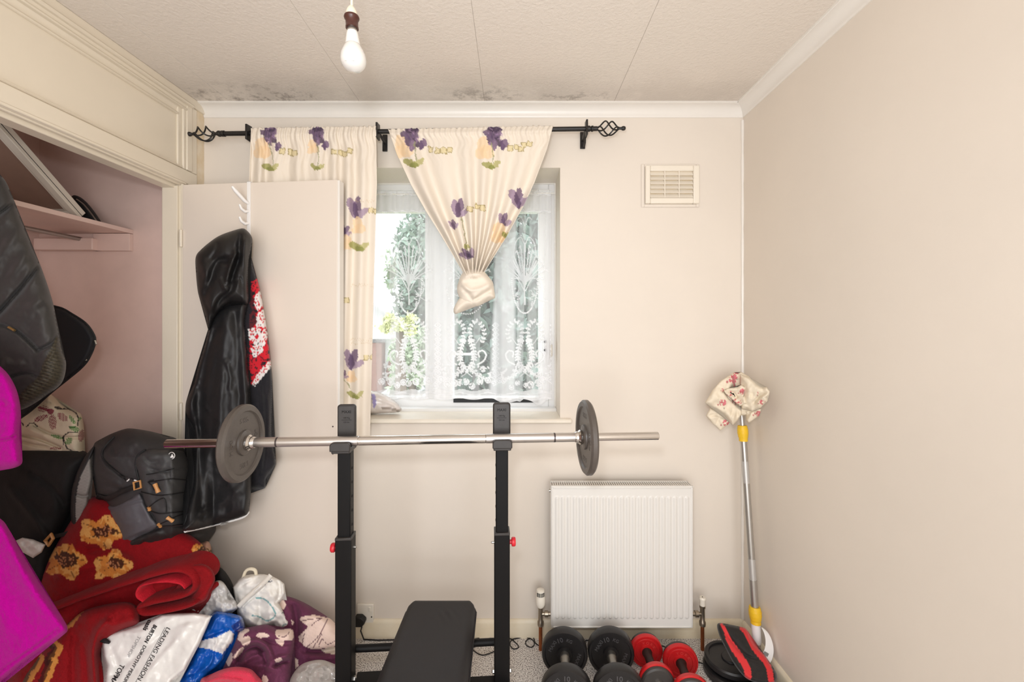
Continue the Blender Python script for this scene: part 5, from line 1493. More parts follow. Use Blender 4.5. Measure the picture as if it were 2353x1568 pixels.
# framed panel lying askew on the shelf
fp = thing('white_frame', (-1.87, 1.66, 1.822), 'white wooden frame leaning on the wardrobe shelf', 'frame')
d_ = Vector((0, -0.300, 0.268)).normalized(); nrm = Vector((0, d_.z, -d_.y)).normalized()   # along the frame, and across its thickness
if nrm.z < 0: nrm = -nrm
o0 = Vector((-1.745, 1.715, 1.824))
Mf = Matrix(((1, d_.x, nrm.x, o0.x), (0, d_.y, nrm.y, o0.y), (0, d_.z, nrm.z, o0.z), (0, 0, 0, 1)))
m_fw = mat('white_frame_paint', (232, 222, 206), 0.4, noise=0.03)
B('side_rail', MB().box(-0.028, 0.0, 0, 0.50, 0.0, 0.036, Mf), m_fw, fp, bevel=0.002)
B('side_groove', MB().box(-0.002, 0.0006, 0.0, 0.50, 0.0125, 0.0145, Mf), m_hole, fp)
B('side_rail', MB().box(-0.30, -0.272, 0, 0.50, 0.0, 0.036, Mf), m_fw, fp, bevel=0.002)
B('end_rail', MB().box(-0.272, -0.028, 0, 0.03, 0.0, 0.036, Mf), m_fw, fp, bevel=0.002)
B('inner_bead', MB().box(-0.040, -0.028, 0.03, 0.50, 0.004, 0.016, Mf), m_fw, fp, bevel=0.002)
B('backing_board', MB().box(-0.272, -0.028, 0.03, 0.50, 0.020, 0.026, Mf), mat('brown_board', (150, 120, 104), 0.6, noise=0.1), fp)
hat = thing('peaked_hat', W(205, 512, 1.80), 'black hat with a silver band behind the white frame on the shelf', 'hat')
pillow('crown', [(160, 470), (166, 450), (182, 452), (200, 466), (218, 488), (233, 512), (224, 517), (190, 514), (165, 510)], 1.81, 0.05, mat('black_felt', (18, 16, 17), 0.8), hat, step=3, edge=16, back=0.9)
B('silver_band', MB().tube([W(a, b, 1.765) for a, b in catmull([(176, 458), (192, 470), (207, 488), (222, 508)], False, 4)], 0.0028, 8), m_tin, hat)

# embroidered cushion
m_lin = mat('cream_linen', (222, 208, 180), 0.9, vc=True, bump=0.3, bscale=600)
def col_emb(X, Y):
    C = np.zeros((len(X), 3)); C[:] = L1((226, 210, 182)); C *= (1 + 0.05 * fbm(X, Y, 20, 2))[:, None]
    CR, BK, GR = (140, 20, 58), (26, 20, 20), (84, 140, 66)
    def hatch(m, an, c, per=3.2, duty=0.1):
        s = np.sin((X * math.cos(math.radians(an)) + Y * math.sin(math.radians(an))) * 2 * np.pi / per) > -duty - 0.2
        mixc(C, m & s, c, 0.9)
    hatch(inell(X, Y, 100, 940, 14, 7, 5), 85, CR, 2.4, 0.5); hatch(inell(X, Y, 95, 961, 18, 6, -22), 60, CR, 2.6, 0.4); hatch(inell(X, Y, 121, 970, 9, 17, -5), 10, CR, 3.2); hatch(inell(X, Y, 144, 959, 14, 8, 32), 0, CR, 3.4)
    mixc(C, inell(X, Y, 116, 946, 8, 7), CR, 0.9); hatch(inell(X, Y, 187, 1002, 7, 14, 10), 0, CR, 3); hatch(inell(X, Y, 128, 1031, 13, 3, 0), 30, CR, 3)
    for p in ([(126, 936), (140, 940), (152, 940), (166, 944), (176, 952), (180, 962), (178, 978)], [(158, 981), (166, 984), (174, 981)], [(144, 1006), (152, 998), (160, 994), (166, 994), (178, 994)], [(144, 1006), (150, 1020), (154, 1030), (165, 1036)], [(146, 1006), (146, 1022)], [(62, 980), (68, 974), (78, 973), (86, 981)],
              [(50, 972), (54, 978)], [(60, 982), (66, 976)]):
        mixc(C, segdist(X, Y, catmull(p, False, 3)) + 1.2 * vnoise(X, Y, 3, 3) < 1.9, BK, 0.95)
    mixc(C, inell(X, Y, 134, 938, 8, 4, 15), BK, 0.8)
    for x, y, a, b, an in ((166, 965, 12, 4, 55), (171, 986, 12, 6, 20), (130, 1004, 15, 4, 18), (158, 1014, 9, 7, -45), (184, 962, 5, 3, -40)):
        hatch(inell(X, Y, x, y, a, b, an), 45, GR, 2.6, 0.5)
    return C
pillow('embroidered_cushion', [(20, 935), (70, 920), (98, 908), (112, 905), (126, 914), (143, 933), (165, 944), (184, 950), (190, 964), (194, 996), (193, 1030), (188, 1052), (100, 1062), (10, 1056), (-10, 990)], 1.68, 0.085, m_lin, None, step=1.9, edge=32, back=0.7, col=col_emb,
       disp=lambda X, Y: folds(X, Y, [([(46, 1000), (90, 1010), (140, 1030)], 3, -0.016), ([(46, 1015), (80, 1024), (110, 1028)], 3, -0.012), ([(75, 975), (110, 995), (150, 1006), (190, 1005)], 3, -0.012), ([(100, 925), (120, 928)], 4, -0.008), ([(60, 985), (110, 1005)], 6, 0.010)]) + 0.003 * fbm(X, Y, 24, 5),
       label='cream cushion embroidered with crimson flowers at the back of the wardrobe', cat='cushion')
m_bag = mat('black_holdall_fabric', (17, 15, 15), 0.8, noise=0.2, nscale=20, bump=0.3, bscale=200)
hb = thing('black_holdall', W(60, 1500, 1.60), 'large black holdall under the embroidered cushion', 'bag')
pillow('bag_body', [(-60, 1040), (40, 1030), (150, 1032), (196, 1038), (206, 1056), (190, 1100), (165, 1170), (135, 1235), (120, 1330), (110, 1420), (-60, 1440)], lambda X, Y: 1.64 - 0.00020 * (Y - 1040), 0.10, m_bag, hb, step=6, edge=50, back=1.0,
       disp=lambda X, Y: 0.008 * fbm(X, Y, 50, 3) + folds(X, Y, [([(60, 1080), (120, 1120), (150, 1170)], 8, -0.012), ([(20, 1120), (70, 1180), (110, 1240)], 8, 0.012)]))
pillow('bag_base', [(-60, 1400), (120, 1380), (150, 1480), (140, 1600), (-60, 1600)], 1.58, 0.09, m_bag, hb, step=8, edge=50, back=1.0)
pillow('crumpled_paper', [(36, 1243), (52, 1236), (76, 1240), (105, 1252), (96, 1270), (76, 1283), (52, 1270), (40, 1256)], 1.475, 0.025, mat('white_paper', (228, 224, 218), 0.7), None, step=3, edge=10, back=1.0,
       smooth_outline=False, disp=lambda X, Y: crumple(X, Y, 14, 3, 0.014), label='crumpled white paper tucked beside the black holdall', cat='paper')

# ------------------------------------------------------------------ backpack
m_pack = mat('charcoal_pack_canvas', (50, 48, 48), 0.6, vc=True, noise=0.08, nscale=40, bump=0.25, bscale=500)
bk = thing('backpack', W(330, 1290, 1.55), 'charcoal hiking backpack with tan buckles on top of the red blanket', 'backpack')
def col_pack(X, Y):
    C = np.zeros((len(X), 3)); C[:] = L1((52, 50, 50)); C *= (1 + 0.07 * fbm(X, Y, 26, 3))[:, None]
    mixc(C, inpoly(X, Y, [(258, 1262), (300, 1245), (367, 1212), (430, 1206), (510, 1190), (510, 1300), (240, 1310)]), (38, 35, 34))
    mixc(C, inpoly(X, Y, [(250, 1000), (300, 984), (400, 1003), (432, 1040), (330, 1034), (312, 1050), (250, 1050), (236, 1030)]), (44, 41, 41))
    return C
pk = [([(262, 1010), (238, 1035), (234, 1050), (246, 1066), (284, 1098)], 4, -0.012), ([(300, 1003), (316, 1000), (310, 1015)], 6, 0.008), ([(255, 1020), (262, 1040), (264, 1045)], 4, -0.006), ([(215, 1085), (250, 1100), (282, 1118)], 6, 0.010), ([(216, 1110), (250, 1118), (290, 1130)], 5, -0.008),
      ([(262, 1264), (300, 1240), (368, 1212)], 4, -0.014), ([(300, 1280), (330, 1255), (334, 1240)], 6, -0.010), ([(360, 1248), (410, 1232), (480, 1225)], 6, -0.010), ([(310, 1250), (360, 1225), (370, 1238)], 8, 0.010)]
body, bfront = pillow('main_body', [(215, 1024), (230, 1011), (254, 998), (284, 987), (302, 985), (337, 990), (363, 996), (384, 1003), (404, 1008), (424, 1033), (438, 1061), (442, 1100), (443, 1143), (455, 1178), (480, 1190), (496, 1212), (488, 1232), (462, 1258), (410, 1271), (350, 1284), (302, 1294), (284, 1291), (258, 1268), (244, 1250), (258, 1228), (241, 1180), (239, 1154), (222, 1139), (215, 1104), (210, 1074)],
       lambda X, Y: 1.585 + 0.0016 * np.maximum(0, X - 395), 0.125, m_pack, bk, step=3.4, edge=70, back=0.7, col=col_pack, disp=lambda X, Y: folds(X, Y, pk) + 0.005 * fbm(X, Y, 30, 4))
def fy(a, b, off=0.0):
    return float(bfront(np.array([float(a)]), np.array([float(b)]))[0]) - off
fp_out = [(332, 1036), (345, 1032), (385, 1033), (419, 1036), (432, 1052), (437, 1074), (434, 1104), (434, 1187), (424, 1208), (367, 1212), (352, 1187), (334, 1161), (323, 1130), (317, 1091), (310, 1068), (315, 1048)]
pock, pkf = pillow('front_pocket', fp_out, lambda X, Y: bfront(X, Y) + 0.006, 0.034, m_pack, bk, step=3.2, edge=18, back=0.2, col=plain((58, 57, 57), 0.07, 22, 6),
       disp=lambda X, Y: folds(X, Y, [([(345, 1078), (380, 1084), (434, 1074)], 3, -0.008), ([(330, 1045), (345, 1062), (370, 1060)], 5, -0.008), ([(385, 1080), (392, 1105), (400, 1120)], 6, -0.006), ([(380, 1140), (410, 1150), (430, 1160)], 8, 0.006)]) + 0.003 * fbm(X, Y, 24, 9))
def py_(a, b, off=0.004):
    return W(a, b, float(pkf(np.array([float(a)]), np.array([float(b)]))[0]) - off)
side, sdf = pillow('side_pocket', [(239, 1158), (262, 1164), (300, 1146), (321, 1133), (334, 1161), (348, 1186), (362, 1212), (320, 1234), (265, 1261), (258, 1232), (246, 1190)], lambda X, Y: bfront(X, Y) + 0.004, 0.020, m_pack, bk, step=3.0, edge=10, back=0.2, col=plain((88, 86, 90), 0.05, 20, 8), label='grey stretch side pocket',
       disp=lambda X, Y: folds(X, Y, [([(245, 1178), (285, 1162), (328, 1150)], 3, -0.008), ([(264, 1252), (310, 1232), (358, 1208)], 2.5, -0.006), ([(270, 1200), (300, 1205), (325, 1195)], 5, 0.004)]) + 0.002 * fbm(X, Y, 18, 3))
def col_strap(X, Y):
    C = np.zeros((len(X), 3)); C[:] = L1((138, 132, 126)); C *= (1 + 0.10 * np.sin(X * 2.2) * np.sin(Y * 2.2))[:, None]
    e = catmull([(217, 1024), (186, 1072), (174, 1104), (167, 1135), (165, 1187), (173, 1228), (186, 1262)], False, 4)
    mixc(C, segdist(X, Y, e) < 9, (34, 32, 32)); mixc(C, inpoly(X, Y, [(176, 1238), (190, 1236), (202, 1262), (184, 1275)]), (40, 37, 36))
    return C
pillow('shoulder_strap', [(219, 1024), (212, 1060), (214, 1098), (206, 1135), (203, 1160), (195, 1180), (186, 1214), (191, 1240), (198, 1264), (184, 1264), (172, 1232), (163, 1190), (164, 1135), (171, 1104), (182, 1074), (198, 1046)], lambda X, Y: 1.56 - 0.0005 * (215 - X), 0.028, m_pack, bk, step=2.4, edge=9, back=0.8, col=col_strap, label='padded grey mesh shoulder strap',
       disp=lambda X, Y: folds(X, Y, [([(172, 1136), (190, 1142), (206, 1138)], 3, -0.010)]))
m_web = mat('black_webbing', (24, 22, 22), 0.7, bump=0.4, bscale=500)
m_tan = mat('tan_plastic', (196, 140, 84), 0.4)
m_cord = mat('black_cord', (16, 15, 15), 0.6)
def ribbon_strip(name, px, w, parent, material, fn, thick=0.002):
    p = catmull(px, False, 4)
    V, Fc = [], []
    for i, q in enumerate(p):
        t = p[min(i + 1, len(p) - 1)] - p[max(i - 1, 0)]; t = t / max(np.hypot(*t), 1e-6)
        nrm_ = np.array([-t[1], t[0]])
        for s in (-1, 1):
            r = q + nrm_ * w * s
            V.append(fn(r[0], r[1]))
    Fc = [(2 * i, 2 * i + 1, 2 * i + 3, 2 * i + 2) for i in range(len(p) - 1)]
    return mesh_obj(name, V, Fc, material, parent, smooth=180, solid=thick)
wfn = lambda a, b: W(a, b, fy(a, b, 0.012))
ribbon_strip('compression_strap', [(222, 1140), (245, 1146), (275, 1132), (310, 1119)], 5.5, bk, m_web, wfn)
ribbon_strip('hip_strap', [(198, 1262), (215, 1256), (245, 1250)], 5.5, bk, m_web, lambda a, b: W(a, b, 1.535))
ribbon_strip('loose_strap', [(165, 1222), (148, 1228), (124, 1234), (112, 1240)], 4.5, bk, m_web, lambda a, b: W(a, b, 1.515))
B('tan_buckle', MB().tube([W(a, b, 1.505) for a, b in ((104, 1243), (118, 1228), (122, 1238), (112, 1254))], 0.0055, 8, closed=True), m_tan, bk)
bx_, by_ = 315, 1115
B('tan_buckle', MB().tube([W(a, b, fy(a, b, 0.022)) for a, b in ((307, 1109), (322, 1105), (324, 1121), (309, 1126))], 0.0032, 8, closed=True), m_tan, bk)
for px in ([(399, 1078), (352, 1089), (336, 1091)], [(432, 1104), (395, 1101), (360, 1106), (341, 1109)], [(432, 1130), (395, 1136), (362, 1139), (324, 1131)], [(338, 1169), (360, 1152), (376, 1146), (381, 1160), (382, 1178)], [(345, 1174), (367, 1181), (400, 1178), (430, 1174)],
           [(365, 1206), (388, 1196), (408, 1186), (430, 1180)], [(369, 1210), (400, 1208), (430, 1204)], [(354, 1128), (348, 1116), (340, 1108), (352, 1104)]):
    B('bungee_cord', MB().tube([py_(a, b, 0.003) for a, b in catmull(px, False, 4)], 0.0017, 8), m_cord, bk)
for a, b, c, d, r in ((356, 1113, 364, 1132, 0.0085), (342, 1166, 344, 1172, 0.007), (364, 1205, 369, 1210, 0.007), (384, 1190, 397, 1198, 0.0075)):
    B('tan_toggle', MB().tube([py_(a, b, 0.008), py_((a + c) / 2, (b + d) / 2, 0.009), py_(c, d, 0.008)], [r * 0.8, r * 0.65, r * 0.85], 10), m_tan, bk)
for px in ([(262, 1004), (240, 1028), (234, 1045), (244, 1064), (284, 1098)], [(334, 1034), (316, 1048), (312, 1072), (320, 1108)]):
    B('zip', MB().tube([W(a, b, fy(a, b, 0.006)) for a, b in catmull(px, False, 4)], 0.0034, 8), m_web, bk)
pc = catmull([(284, 1098), (292, 1106), (300, 1100), (315, 1106), (330, 1104), (342, 1101)], False, 3)
for i in range(0, len(pc) - 2, 3):
    B('flecked_cord', MB().tube([W(a, b, fy(a, b, 0.018)) for a, b in pc[i:i + 3]], 0.0021, 6), m_pipe if (i // 3) % 2 else m_cord, bk)
# round badge: ring with a mountain
Lc = Vector(py_(394.6, 1047.5, 0.003))
sc_ = Lc.y / F
rg_ = MB().tube([Lc + Vector((7.0 * sc_ * math.cos(a), 0, 7.6 * sc_ * math.sin(a))) for a in np.linspace(0, 2 * math.pi, 28)[:-1]], 0.0011, 6, closed=True)
bd = B('badge_ring', rg_, m_pipe, bk)
B('badge_mountain', MB().prism([(Lc.x - 4.5 * sc_, Lc.z - 5 * sc_), (Lc.x + 5.5 * sc_, Lc.z - 4 * sc_), (Lc.x + 1.5 * sc_, Lc.z + 4.2 * sc_), (Lc.x - 0.5 * sc_, Lc.z - 0.5 * sc_)], Lc.y - 0.002, Lc.y, 'y'), m_pipe, bd, smooth=0)

# ------------------------------------------------------------------ red blanket
m_mink = mat('red_mink_blanket', (160, 16, 24), 0.85, vc=True, spec=0.25, sheen=0.05, bump=0.7, bscale=300, bdist=0.003)
RED, DKB, ORG = (138, 8, 17), (58, 18, 14), (224, 152, 72)
def flower(X, Y, C, x, y, s, an=0):
    n, n2 = fbm(X, Y, 26, 5), fbm(X, Y, 8, 6)
    dx, dy = (X - x) / 1.15, (Y - y) / 0.92
    r, th = np.hypot(dx, dy), np.arctan2(dy, dx)
    edge_ = 38 * s * (1 + 0.13 * np.cos(5 * th + math.radians(an)) + 0.30 * n + 0.10 * n2)
    mixc(C, r < edge_, (218, 140, 62), 0.96)
    mixc(C, (r < edge_) & (n2 + n > 0.12), (236, 178, 100), 0.85)
    mixc(C, (r < edge_ * 0.92) & (np.abs(np.sin(2.5 * th + math.radians(an) / 2 + 0.5 * n)) < 0.07) & (r > 8 * s), (112, 54, 24), 0.85)
    ro = np.hypot((X - x - 4 * s) / 1.5, Y - y + 3 * s)
    mixc(C, ro < 15 * s * (1 + 0.6 * n + 0.5 * n2), DKB, 0.95)
    mixc(C, (ro < 13 * s) & (vnoise(X, Y, 3, 2) > 0.66), (206, 140, 96), 0.8)
def red_base(X, Y):
    C = np.zeros((len(X), 3)); C[:] = L1(RED); C *= (1 + 0.10 * fbm(X, Y, 9, 2) + 0.12 * fbm(X, Y, 60, 7))[:, None]
    return C
def col_red1(X, Y):
    C = red_base(X, Y)
    flower(X, Y, C, 148, 1290, 1.05, 10); flower(X, Y, C, 232, 1225, 1.0, -30); flower(X, Y, C, 258, 1300, 0.9, 40); flower(X, Y, C, 470, 1270, 0.7, 0)
    mixc(C, near(X, Y, catmull([(95, 1420), (120, 1400), (150, 1370)], False, 4), 9), ORG, 0.0)
    return C
rb = thing('red_blanket', W(200, 1690, 1.42), 'deep red plush blanket with orange flowers heaped below the backpack', 'blanket')
pillow('blanket_heap', [(82, 1440), (92, 1345), (112, 1286), (140, 1236), (168, 1190), (212, 1142), (300, 1160), (420, 1220), (468, 1256), (486, 1300), (490, 1345), (470, 1390), (360, 1425), (262, 1462), (226, 1520), (222, 1690), (0, 1690), (20, 1560)], lambda X, Y: 1.58 - 0.00040 * (Y - 1150), 0.07, m_mink, rb, step=3.0, edge=45, back=0.8, col=col_red1,
       disp=lambda X, Y: 0.010 * fbm(X, Y, 60, 3) + 0.0012 * fbm(X, Y, 4, 5, 2) + folds(X, Y, [([(190, 1270), (240, 1262), (300, 1290)], 8, -0.014), ([(120, 1330), (180, 1310), (260, 1296)], 9, 0.010)]))
def thick_fold(name, px, y0, y1, th, colour, parent, seed=1, drop=0.0, nsl=9):
    """a folded layer: its edge follows a path across the picture and the layer runs back from there"""
    p = catmull(px, False, 5)
    W0 = np.array([W(a, b, y0) for a, b in p])
    XZ = W0[:, [0, 2]]
    T = np.gradient(XZ, axis=0); T /= np.linalg.norm(T, axis=1)[:, None]
    N_ = np.stack([-T[:, 1], T[:, 0]], 1)
    prof = []
    m = len(p)
    loop = [(i, 1.0) for i in range(m)] + [(i, -1.0) for i in reversed(range(m))]
    V, Fc = [], []
    for s in range(nsl):
        t = s / (nsl - 1)
        y = y0 + (y1 - y0) * t
        hh = th / 2 * (0.45 + 0.55 * math.sqrt(min(1, t / 0.18))) if t < 0.18 else th / 2
        for i, sg in loop:
            e = min(1, min(i, m - 1 - i) / 3.0)
            hw = hh * (0.35 + 0.65 * math.sqrt(e))
            nz = 0.0025 * float(fbm(np.array([p[i][0]]), np.array([s * 14.0 + sg * 40]), 24, seed)[0])
            q = XZ[i] + N_[i] * (hw * sg + nz)
            V.append((q[0], y, q[1] - drop * t))
    n_ = len(loop)
    for s in range(nsl - 1):
        for k in range(n_):
            k2 = (k + 1) % n_
            Fc.append((s * n_ + k, (s + 1) * n_ + k, (s + 1) * n_ + k2, s * n_ + k2))
    for k in range(m - 1):      # front edge strip
        Fc.append((k, k + 1, n_ - 2 - k, n_ - 1 - k))
    V = np.array(V)
    Xp = CX + V[:, 0] * F / V[:, 1]; Yp = CY + (CZ - V[:, 2]) * F / V[:, 1]
    o = mesh_obj(name, V, Fc, m_mink, parent, smooth=70, col=colour(Xp, Yp))
    md = o.modifiers.new('smooth', 'SUBSURF'); md.levels = 1; md.render_levels = 1
    return o
def col_red2(X, Y):
    return red_base(X, Y)
thick_fold('folded_layer', [(40, 1432), (105, 1408), (190, 1376), (280, 1346), (345, 1325), (400, 1314), (432, 1322), (444, 1344), (432, 1366), (395, 1379), (345, 1389), (314, 1400), (324, 1413), (362, 1411), (420, 1399), (448, 1388)], 1.365, 1.475, 0.020, col_red2, rb, 3)
thick_fold('inner_fold', [(330, 1386), (312, 1372), (318, 1352), (345, 1342), (385, 1338), (414, 1344), (424, 1356)], 1.375, 1.465, 0.014, lambda X, Y: np.tile(L1((196, 30, 46)), (len(X), 1)) * (1 + 0.2 * fbm(X, Y, 4, 2))[:, None], rb, 5)  # highlight painted in: a brighter red than the rest of the blanket
pillow('blanket_side', [(436, 1302), (456, 1296), (476, 1300), (490, 1314), (494, 1334), (484, 1356), (472, 1380), (440, 1394), (400, 1404), (372, 1406), (400, 1390), (440, 1372), (452, 1344)], 1.415, 0.032, m_mink, rb, step=2.6, edge=16, back=1.0, col=col_red2,
       disp=lambda X, Y: 0.0012 * fbm(X, Y, 4, 5, 2) + folds(X, Y, [([(440, 1376), (470, 1352), (488, 1330)], 5, -0.006)]))
def col_red3(X, Y):
    C = red_base(X, Y)
    for p in ([(150, 1440), (175, 1415), (185, 1400)], [(118, 1520), (135, 1490), (128, 1478)], [(60, 1568), (85, 1530), (95, 1512)], [(108, 1560), (125, 1520)]):
        mixc(C, segdist(X, Y, catmull(p, False, 4)) + 5 * fbm(X, Y, 10, 4) < 9, ORG, 0.85)
        mixc(C, segdist(X, Y, catmull([(a - 12, b + 4) for a, b in p], False, 4)) + 5 * fbm(X, Y, 10, 6) < 7, DKB, 0.85)
    return C
pillow('hanging_fold', [(190, 1406), (232, 1392), (290, 1384), (316, 1398), (318, 1432), (275, 1452), (245, 1476), (232, 1500), (238, 1530), (243, 1570), (246, 1640), (248, 1715), (30, 1715), (40, 1590), (80, 1520), (120, 1470), (155, 1435)], lambda X, Y: 1.40 - 0.00018 * (Y - 1400), 0.060, m_mink, rb, step=2.8, edge=26, back=0.8, col=col_red3,
       disp=lambda X, Y: 0.0013 * fbm(X, Y, 4, 5, 2) + folds(X, Y, [([(255, 1420), (226, 1450), (214, 1500), (218, 1580)], 9, 0.022), ([(235, 1470), (228, 1520), (234, 1600)], 6, -0.014), ([(240, 1440), (280, 1432), (315, 1420)], 9, 0.010), ([(180, 1440), (170, 1500), (172, 1600)], 14, -0.016), ([(190, 1470), (200, 1540), (200, 1620)], 10, -0.010)]))

# ------------------------------------------------------------------ bags and throws on the floor by the door
m_fur = mat('brown_fur_fabric', (150, 108, 84), 0.95, vc=True, bump=0.9, bscale=250, bdist=0.004)
def col_fur(X, Y):
    C = np.zeros((len(X), 3)); C[:] = L1((196, 150, 128)); n = fbm(X, Y, 9, 4)
    mixc(C, (n > -0.05) & (Y > 1262), (104, 66, 40)); mixc(C, (fbm(X, Y, 4, 8) > 0.2) & (Y > 1258), (206, 164, 128), 0.8)
    return C
pillow('fur_throw', [(440, 1268), (462, 1250), (476, 1244), (484, 1254), (487, 1285), (486, 1330), (480, 1400), (450, 1420), (430, 1340)], 1.60, 0.05, m_fur, None, step=2.6, edge=16, back=0.8, col=col_fur, disp=lambda X, Y: 0.004 * fbm(X, Y, 6, 3), label='brown mottled fur throw peeping out under the backpack', cat='throw')
m_poly = mat('glossy_polythene', (236, 234, 232), 0.22, vc=True, spec=0.6, bump=0.35, bscale=45, bdist=0.004)
pillow('black_bag', [(486, 1322), (496, 1310), (507, 1305), (524, 1323), (538, 1352), (544, 1384), (548, 1420), (556, 1560), (560, 1640), (460, 1640), (462, 1400)], 1.600, 0.045, m_bag, None, step=4, edge=20, back=0.8, label='black fabric bag standing against the door behind the grey plastic bag', cat='bag')
crk = lambda s, a=0.010, sc=20: (lambda X, Y: crumple(X, Y, sc, s, a) + crumple(X, Y, sc * 0.4, s + 3, a * 0.35))
pillow('grey_plastic_bag', [(468, 1368), (482, 1346), (504, 1334), (520, 1348), (524, 1376), (541, 1382), (545, 1400), (520, 1412), (500, 1430), (420, 1425), (380, 1420), (385, 1405), (440, 1392)], 1.52, 0.035, m_poly, None, step=2.6, edge=14, back=0.8, col=plain((206, 203, 200), 0.08, 12, 4), disp=crk(5, 0.018, 22),
       label='crumpled grey-white plastic bag between the red blanket and the cotton bag', cat='plastic bag')
m_cot = mat('white_cotton', (238, 234, 228), 0.85, vc=True, bump=0.2, bscale=500)
def col_tote(X, Y):
    C = np.zeros((len(X), 3)); C[:] = L1((240, 235, 228)); C *= (1 + 0.03 * fbm(X, Y, 20, 4))[:, None]
    TE, NV = (112, 168, 170), (56, 62, 84)
    mixc(C, near(X, Y, catmull([(589, 1375), (604, 1376), (616, 1384), (628, 1400), (633, 1412), (626, 1422), (612, 1427), (596, 1418), (580, 1415)], False, 4), 1.5), TE, 0.9)
    mixc(C, inpoly(X, Y, [(606, 1344), (616, 1334), (626, 1328), (628, 1334), (614, 1346)]) & (vnoise(X, Y, 3, 3) > 0.5), NV, 0.9)
    mixc(C, inell(X, Y, 651, 1412, 5, 5) & (vnoise(X, Y, 2, 7) > 0.6), NV, 0.8)
    mixc(C, (np.abs(np.hypot(X - 656, Y - 1441) - 6) < 1.2), TE, 0.7)
    return C
m_cot2 = mat('cream_cotton_tape', (232, 224, 212), 0.9)
tote = thing('cotton_bag', W(600, 1640, 1.58), 'white cotton bag with teal line print slumped on the purple throw', 'bag')
tf = [([(552, 1390), (576, 1368), (608, 1342)], 3.5, 0.012), ([(556, 1396), (582, 1372), (612, 1346)], 3, -0.010), ([(600, 1360), (596, 1400), (600, 1430)], 5, -0.006), ([(640, 1330), (644, 1356), (636, 1384)], 5, -0.014), ([(650, 1345), (652, 1366)], 4, 0.008), ([(558, 1420), (575, 1425), (590, 1440)], 5, 0.008), ([(620, 1436), (634, 1432), (645, 1446)], 4, -0.008), ([(556, 1345), (568, 1338), (580, 1330)], 3, -0.008)]
pillow('bag_cloth', [(535, 1350), (548, 1334), (558, 1324), (578, 1320), (606, 1320), (624, 1324), (642, 1333), (653, 1342), (656, 1366), (640, 1386), (652, 1404), (668, 1428), (664, 1446), (644, 1451), (628, 1438), (600, 1448), (580, 1447), (558, 1436), (545, 1412), (541, 1389)], 1.575, 0.048, m_cot, tote, step=2.0, edge=12, back=0.6, col=col_tote, smooth_outline=False,
       disp=lambda X, Y: folds(X, Y, tf) + crumple(X, Y, 34, 5, 0.022) + crumple(X, Y, 13, 8, 0.006))
ribbon_strip('bag_strap', [(547, 1396), (566, 1376), (590, 1354), (612, 1334), (622, 1322)], 5.0, tote, m_cot2, lambda a, b: W(a, b, 1.508))
B('bag_handle', MB().tube([W(a, b, 1.555) for a, b in catmull([(558, 1332), (564, 1314), (574, 1308), (586, 1311), (588, 1324), (584, 1336)], False, 3)], 0.0055, 8), mat('cream_tape', (228, 216, 192), 0.9), tote)
m_throw = mat('purple_plush', (98, 44, 74), 0.85, vc=True, sheen=0.06, bump=0.6, bscale=350, bdist=0.003)
PUR, PK = (100, 42, 72), (240, 212, 198)
def line(X, Y, C, p, w=1.0, c=(92, 40, 58)):
    mixc(C, segdist(X, Y, catmull(p, False, 4)) < w, c, 0.9)
def col_p1(X, Y):
    C = np.zeros((len(X), 3)); C[:] = L1(PUR); C *= (1 + 0.14 * fbm(X, Y, 8, 3))[:, None]
    mixc(C, inpoly(X, Y, catmull([(690, 1420), (720, 1414), (740, 1418), (764, 1424), (775, 1445), (782, 1466), (778, 1482), (755, 1489), (718, 1492), (696, 1482), (686, 1466), (698, 1452), (708, 1440), (698, 1434)], True, 4)), PK)
    for p in ([(752, 1424), (740, 1448), (737, 1456), (720, 1475), (704, 1488)], [(737, 1456), (744, 1472), (752, 1481), (766, 1476), (778, 1466)], [(738, 1460), (728, 1476), (719, 1490)], [(740, 1466), (734, 1480), (733, 1486)], [(692, 1428), (712, 1424), (740, 1421)], [(716, 1440), (722, 1432), (738, 1422)], [(700, 1455), (696, 1470), (694, 1484)], [(770, 1430), (778, 1450), (778, 1466)]):
        line(X, Y, C, p, 0.9)
    mixc(C, inpoly(X, Y, [(738, 1494), (756, 1488), (776, 1486), (780, 1494), (768, 1504), (748, 1502)]), (222, 206, 190)); mixc(C, inpoly(X, Y, [(640, 1382), (652, 1378), (658, 1392), (652, 1402), (640, 1396)]), PK)
    mixc(C, inpoly(X, Y, [(670, 1508), (684, 1516), (686, 1530), (672, 1545), (664, 1530)]), PK); mixc(C, inpoly(X, Y, [(668, 1424), (676, 1430), (672, 1438)]), PK)
    return C
thr = thing('purple_throw', W(640, 1690, 1.5), 'purple plush throw with large cream flowers bunched on the floor', 'throw')
pillow('rear_bunch', [(640, 1375), (655, 1371), (672, 1374), (700, 1386), (729, 1403), (762, 1425), (779, 1446), (792, 1464), (800, 1520), (800, 1600), (640, 1610), (630, 1440)], lambda X, Y: 1.62 - 0.00045 * (Y - 1370), 0.06, m_throw, thr, step=2.4, edge=30, back=0.8, col=col_p1,
       disp=lambda X, Y: folds(X, Y, [([(670, 1380), (682, 1420), (684, 1480)], 9, -0.022), ([(700, 1495), (740, 1498), (780, 1490)], 6, -0.020), ([(690, 1450), (720, 1420), (760, 1426)], 10, 0.012), ([(700, 1510), (740, 1515), (785, 1510)], 8, 0.010)]) + 0.0012 * fbm(X, Y, 4, 4, 2) + 0.006 * fbm(X, Y, 40, 2))
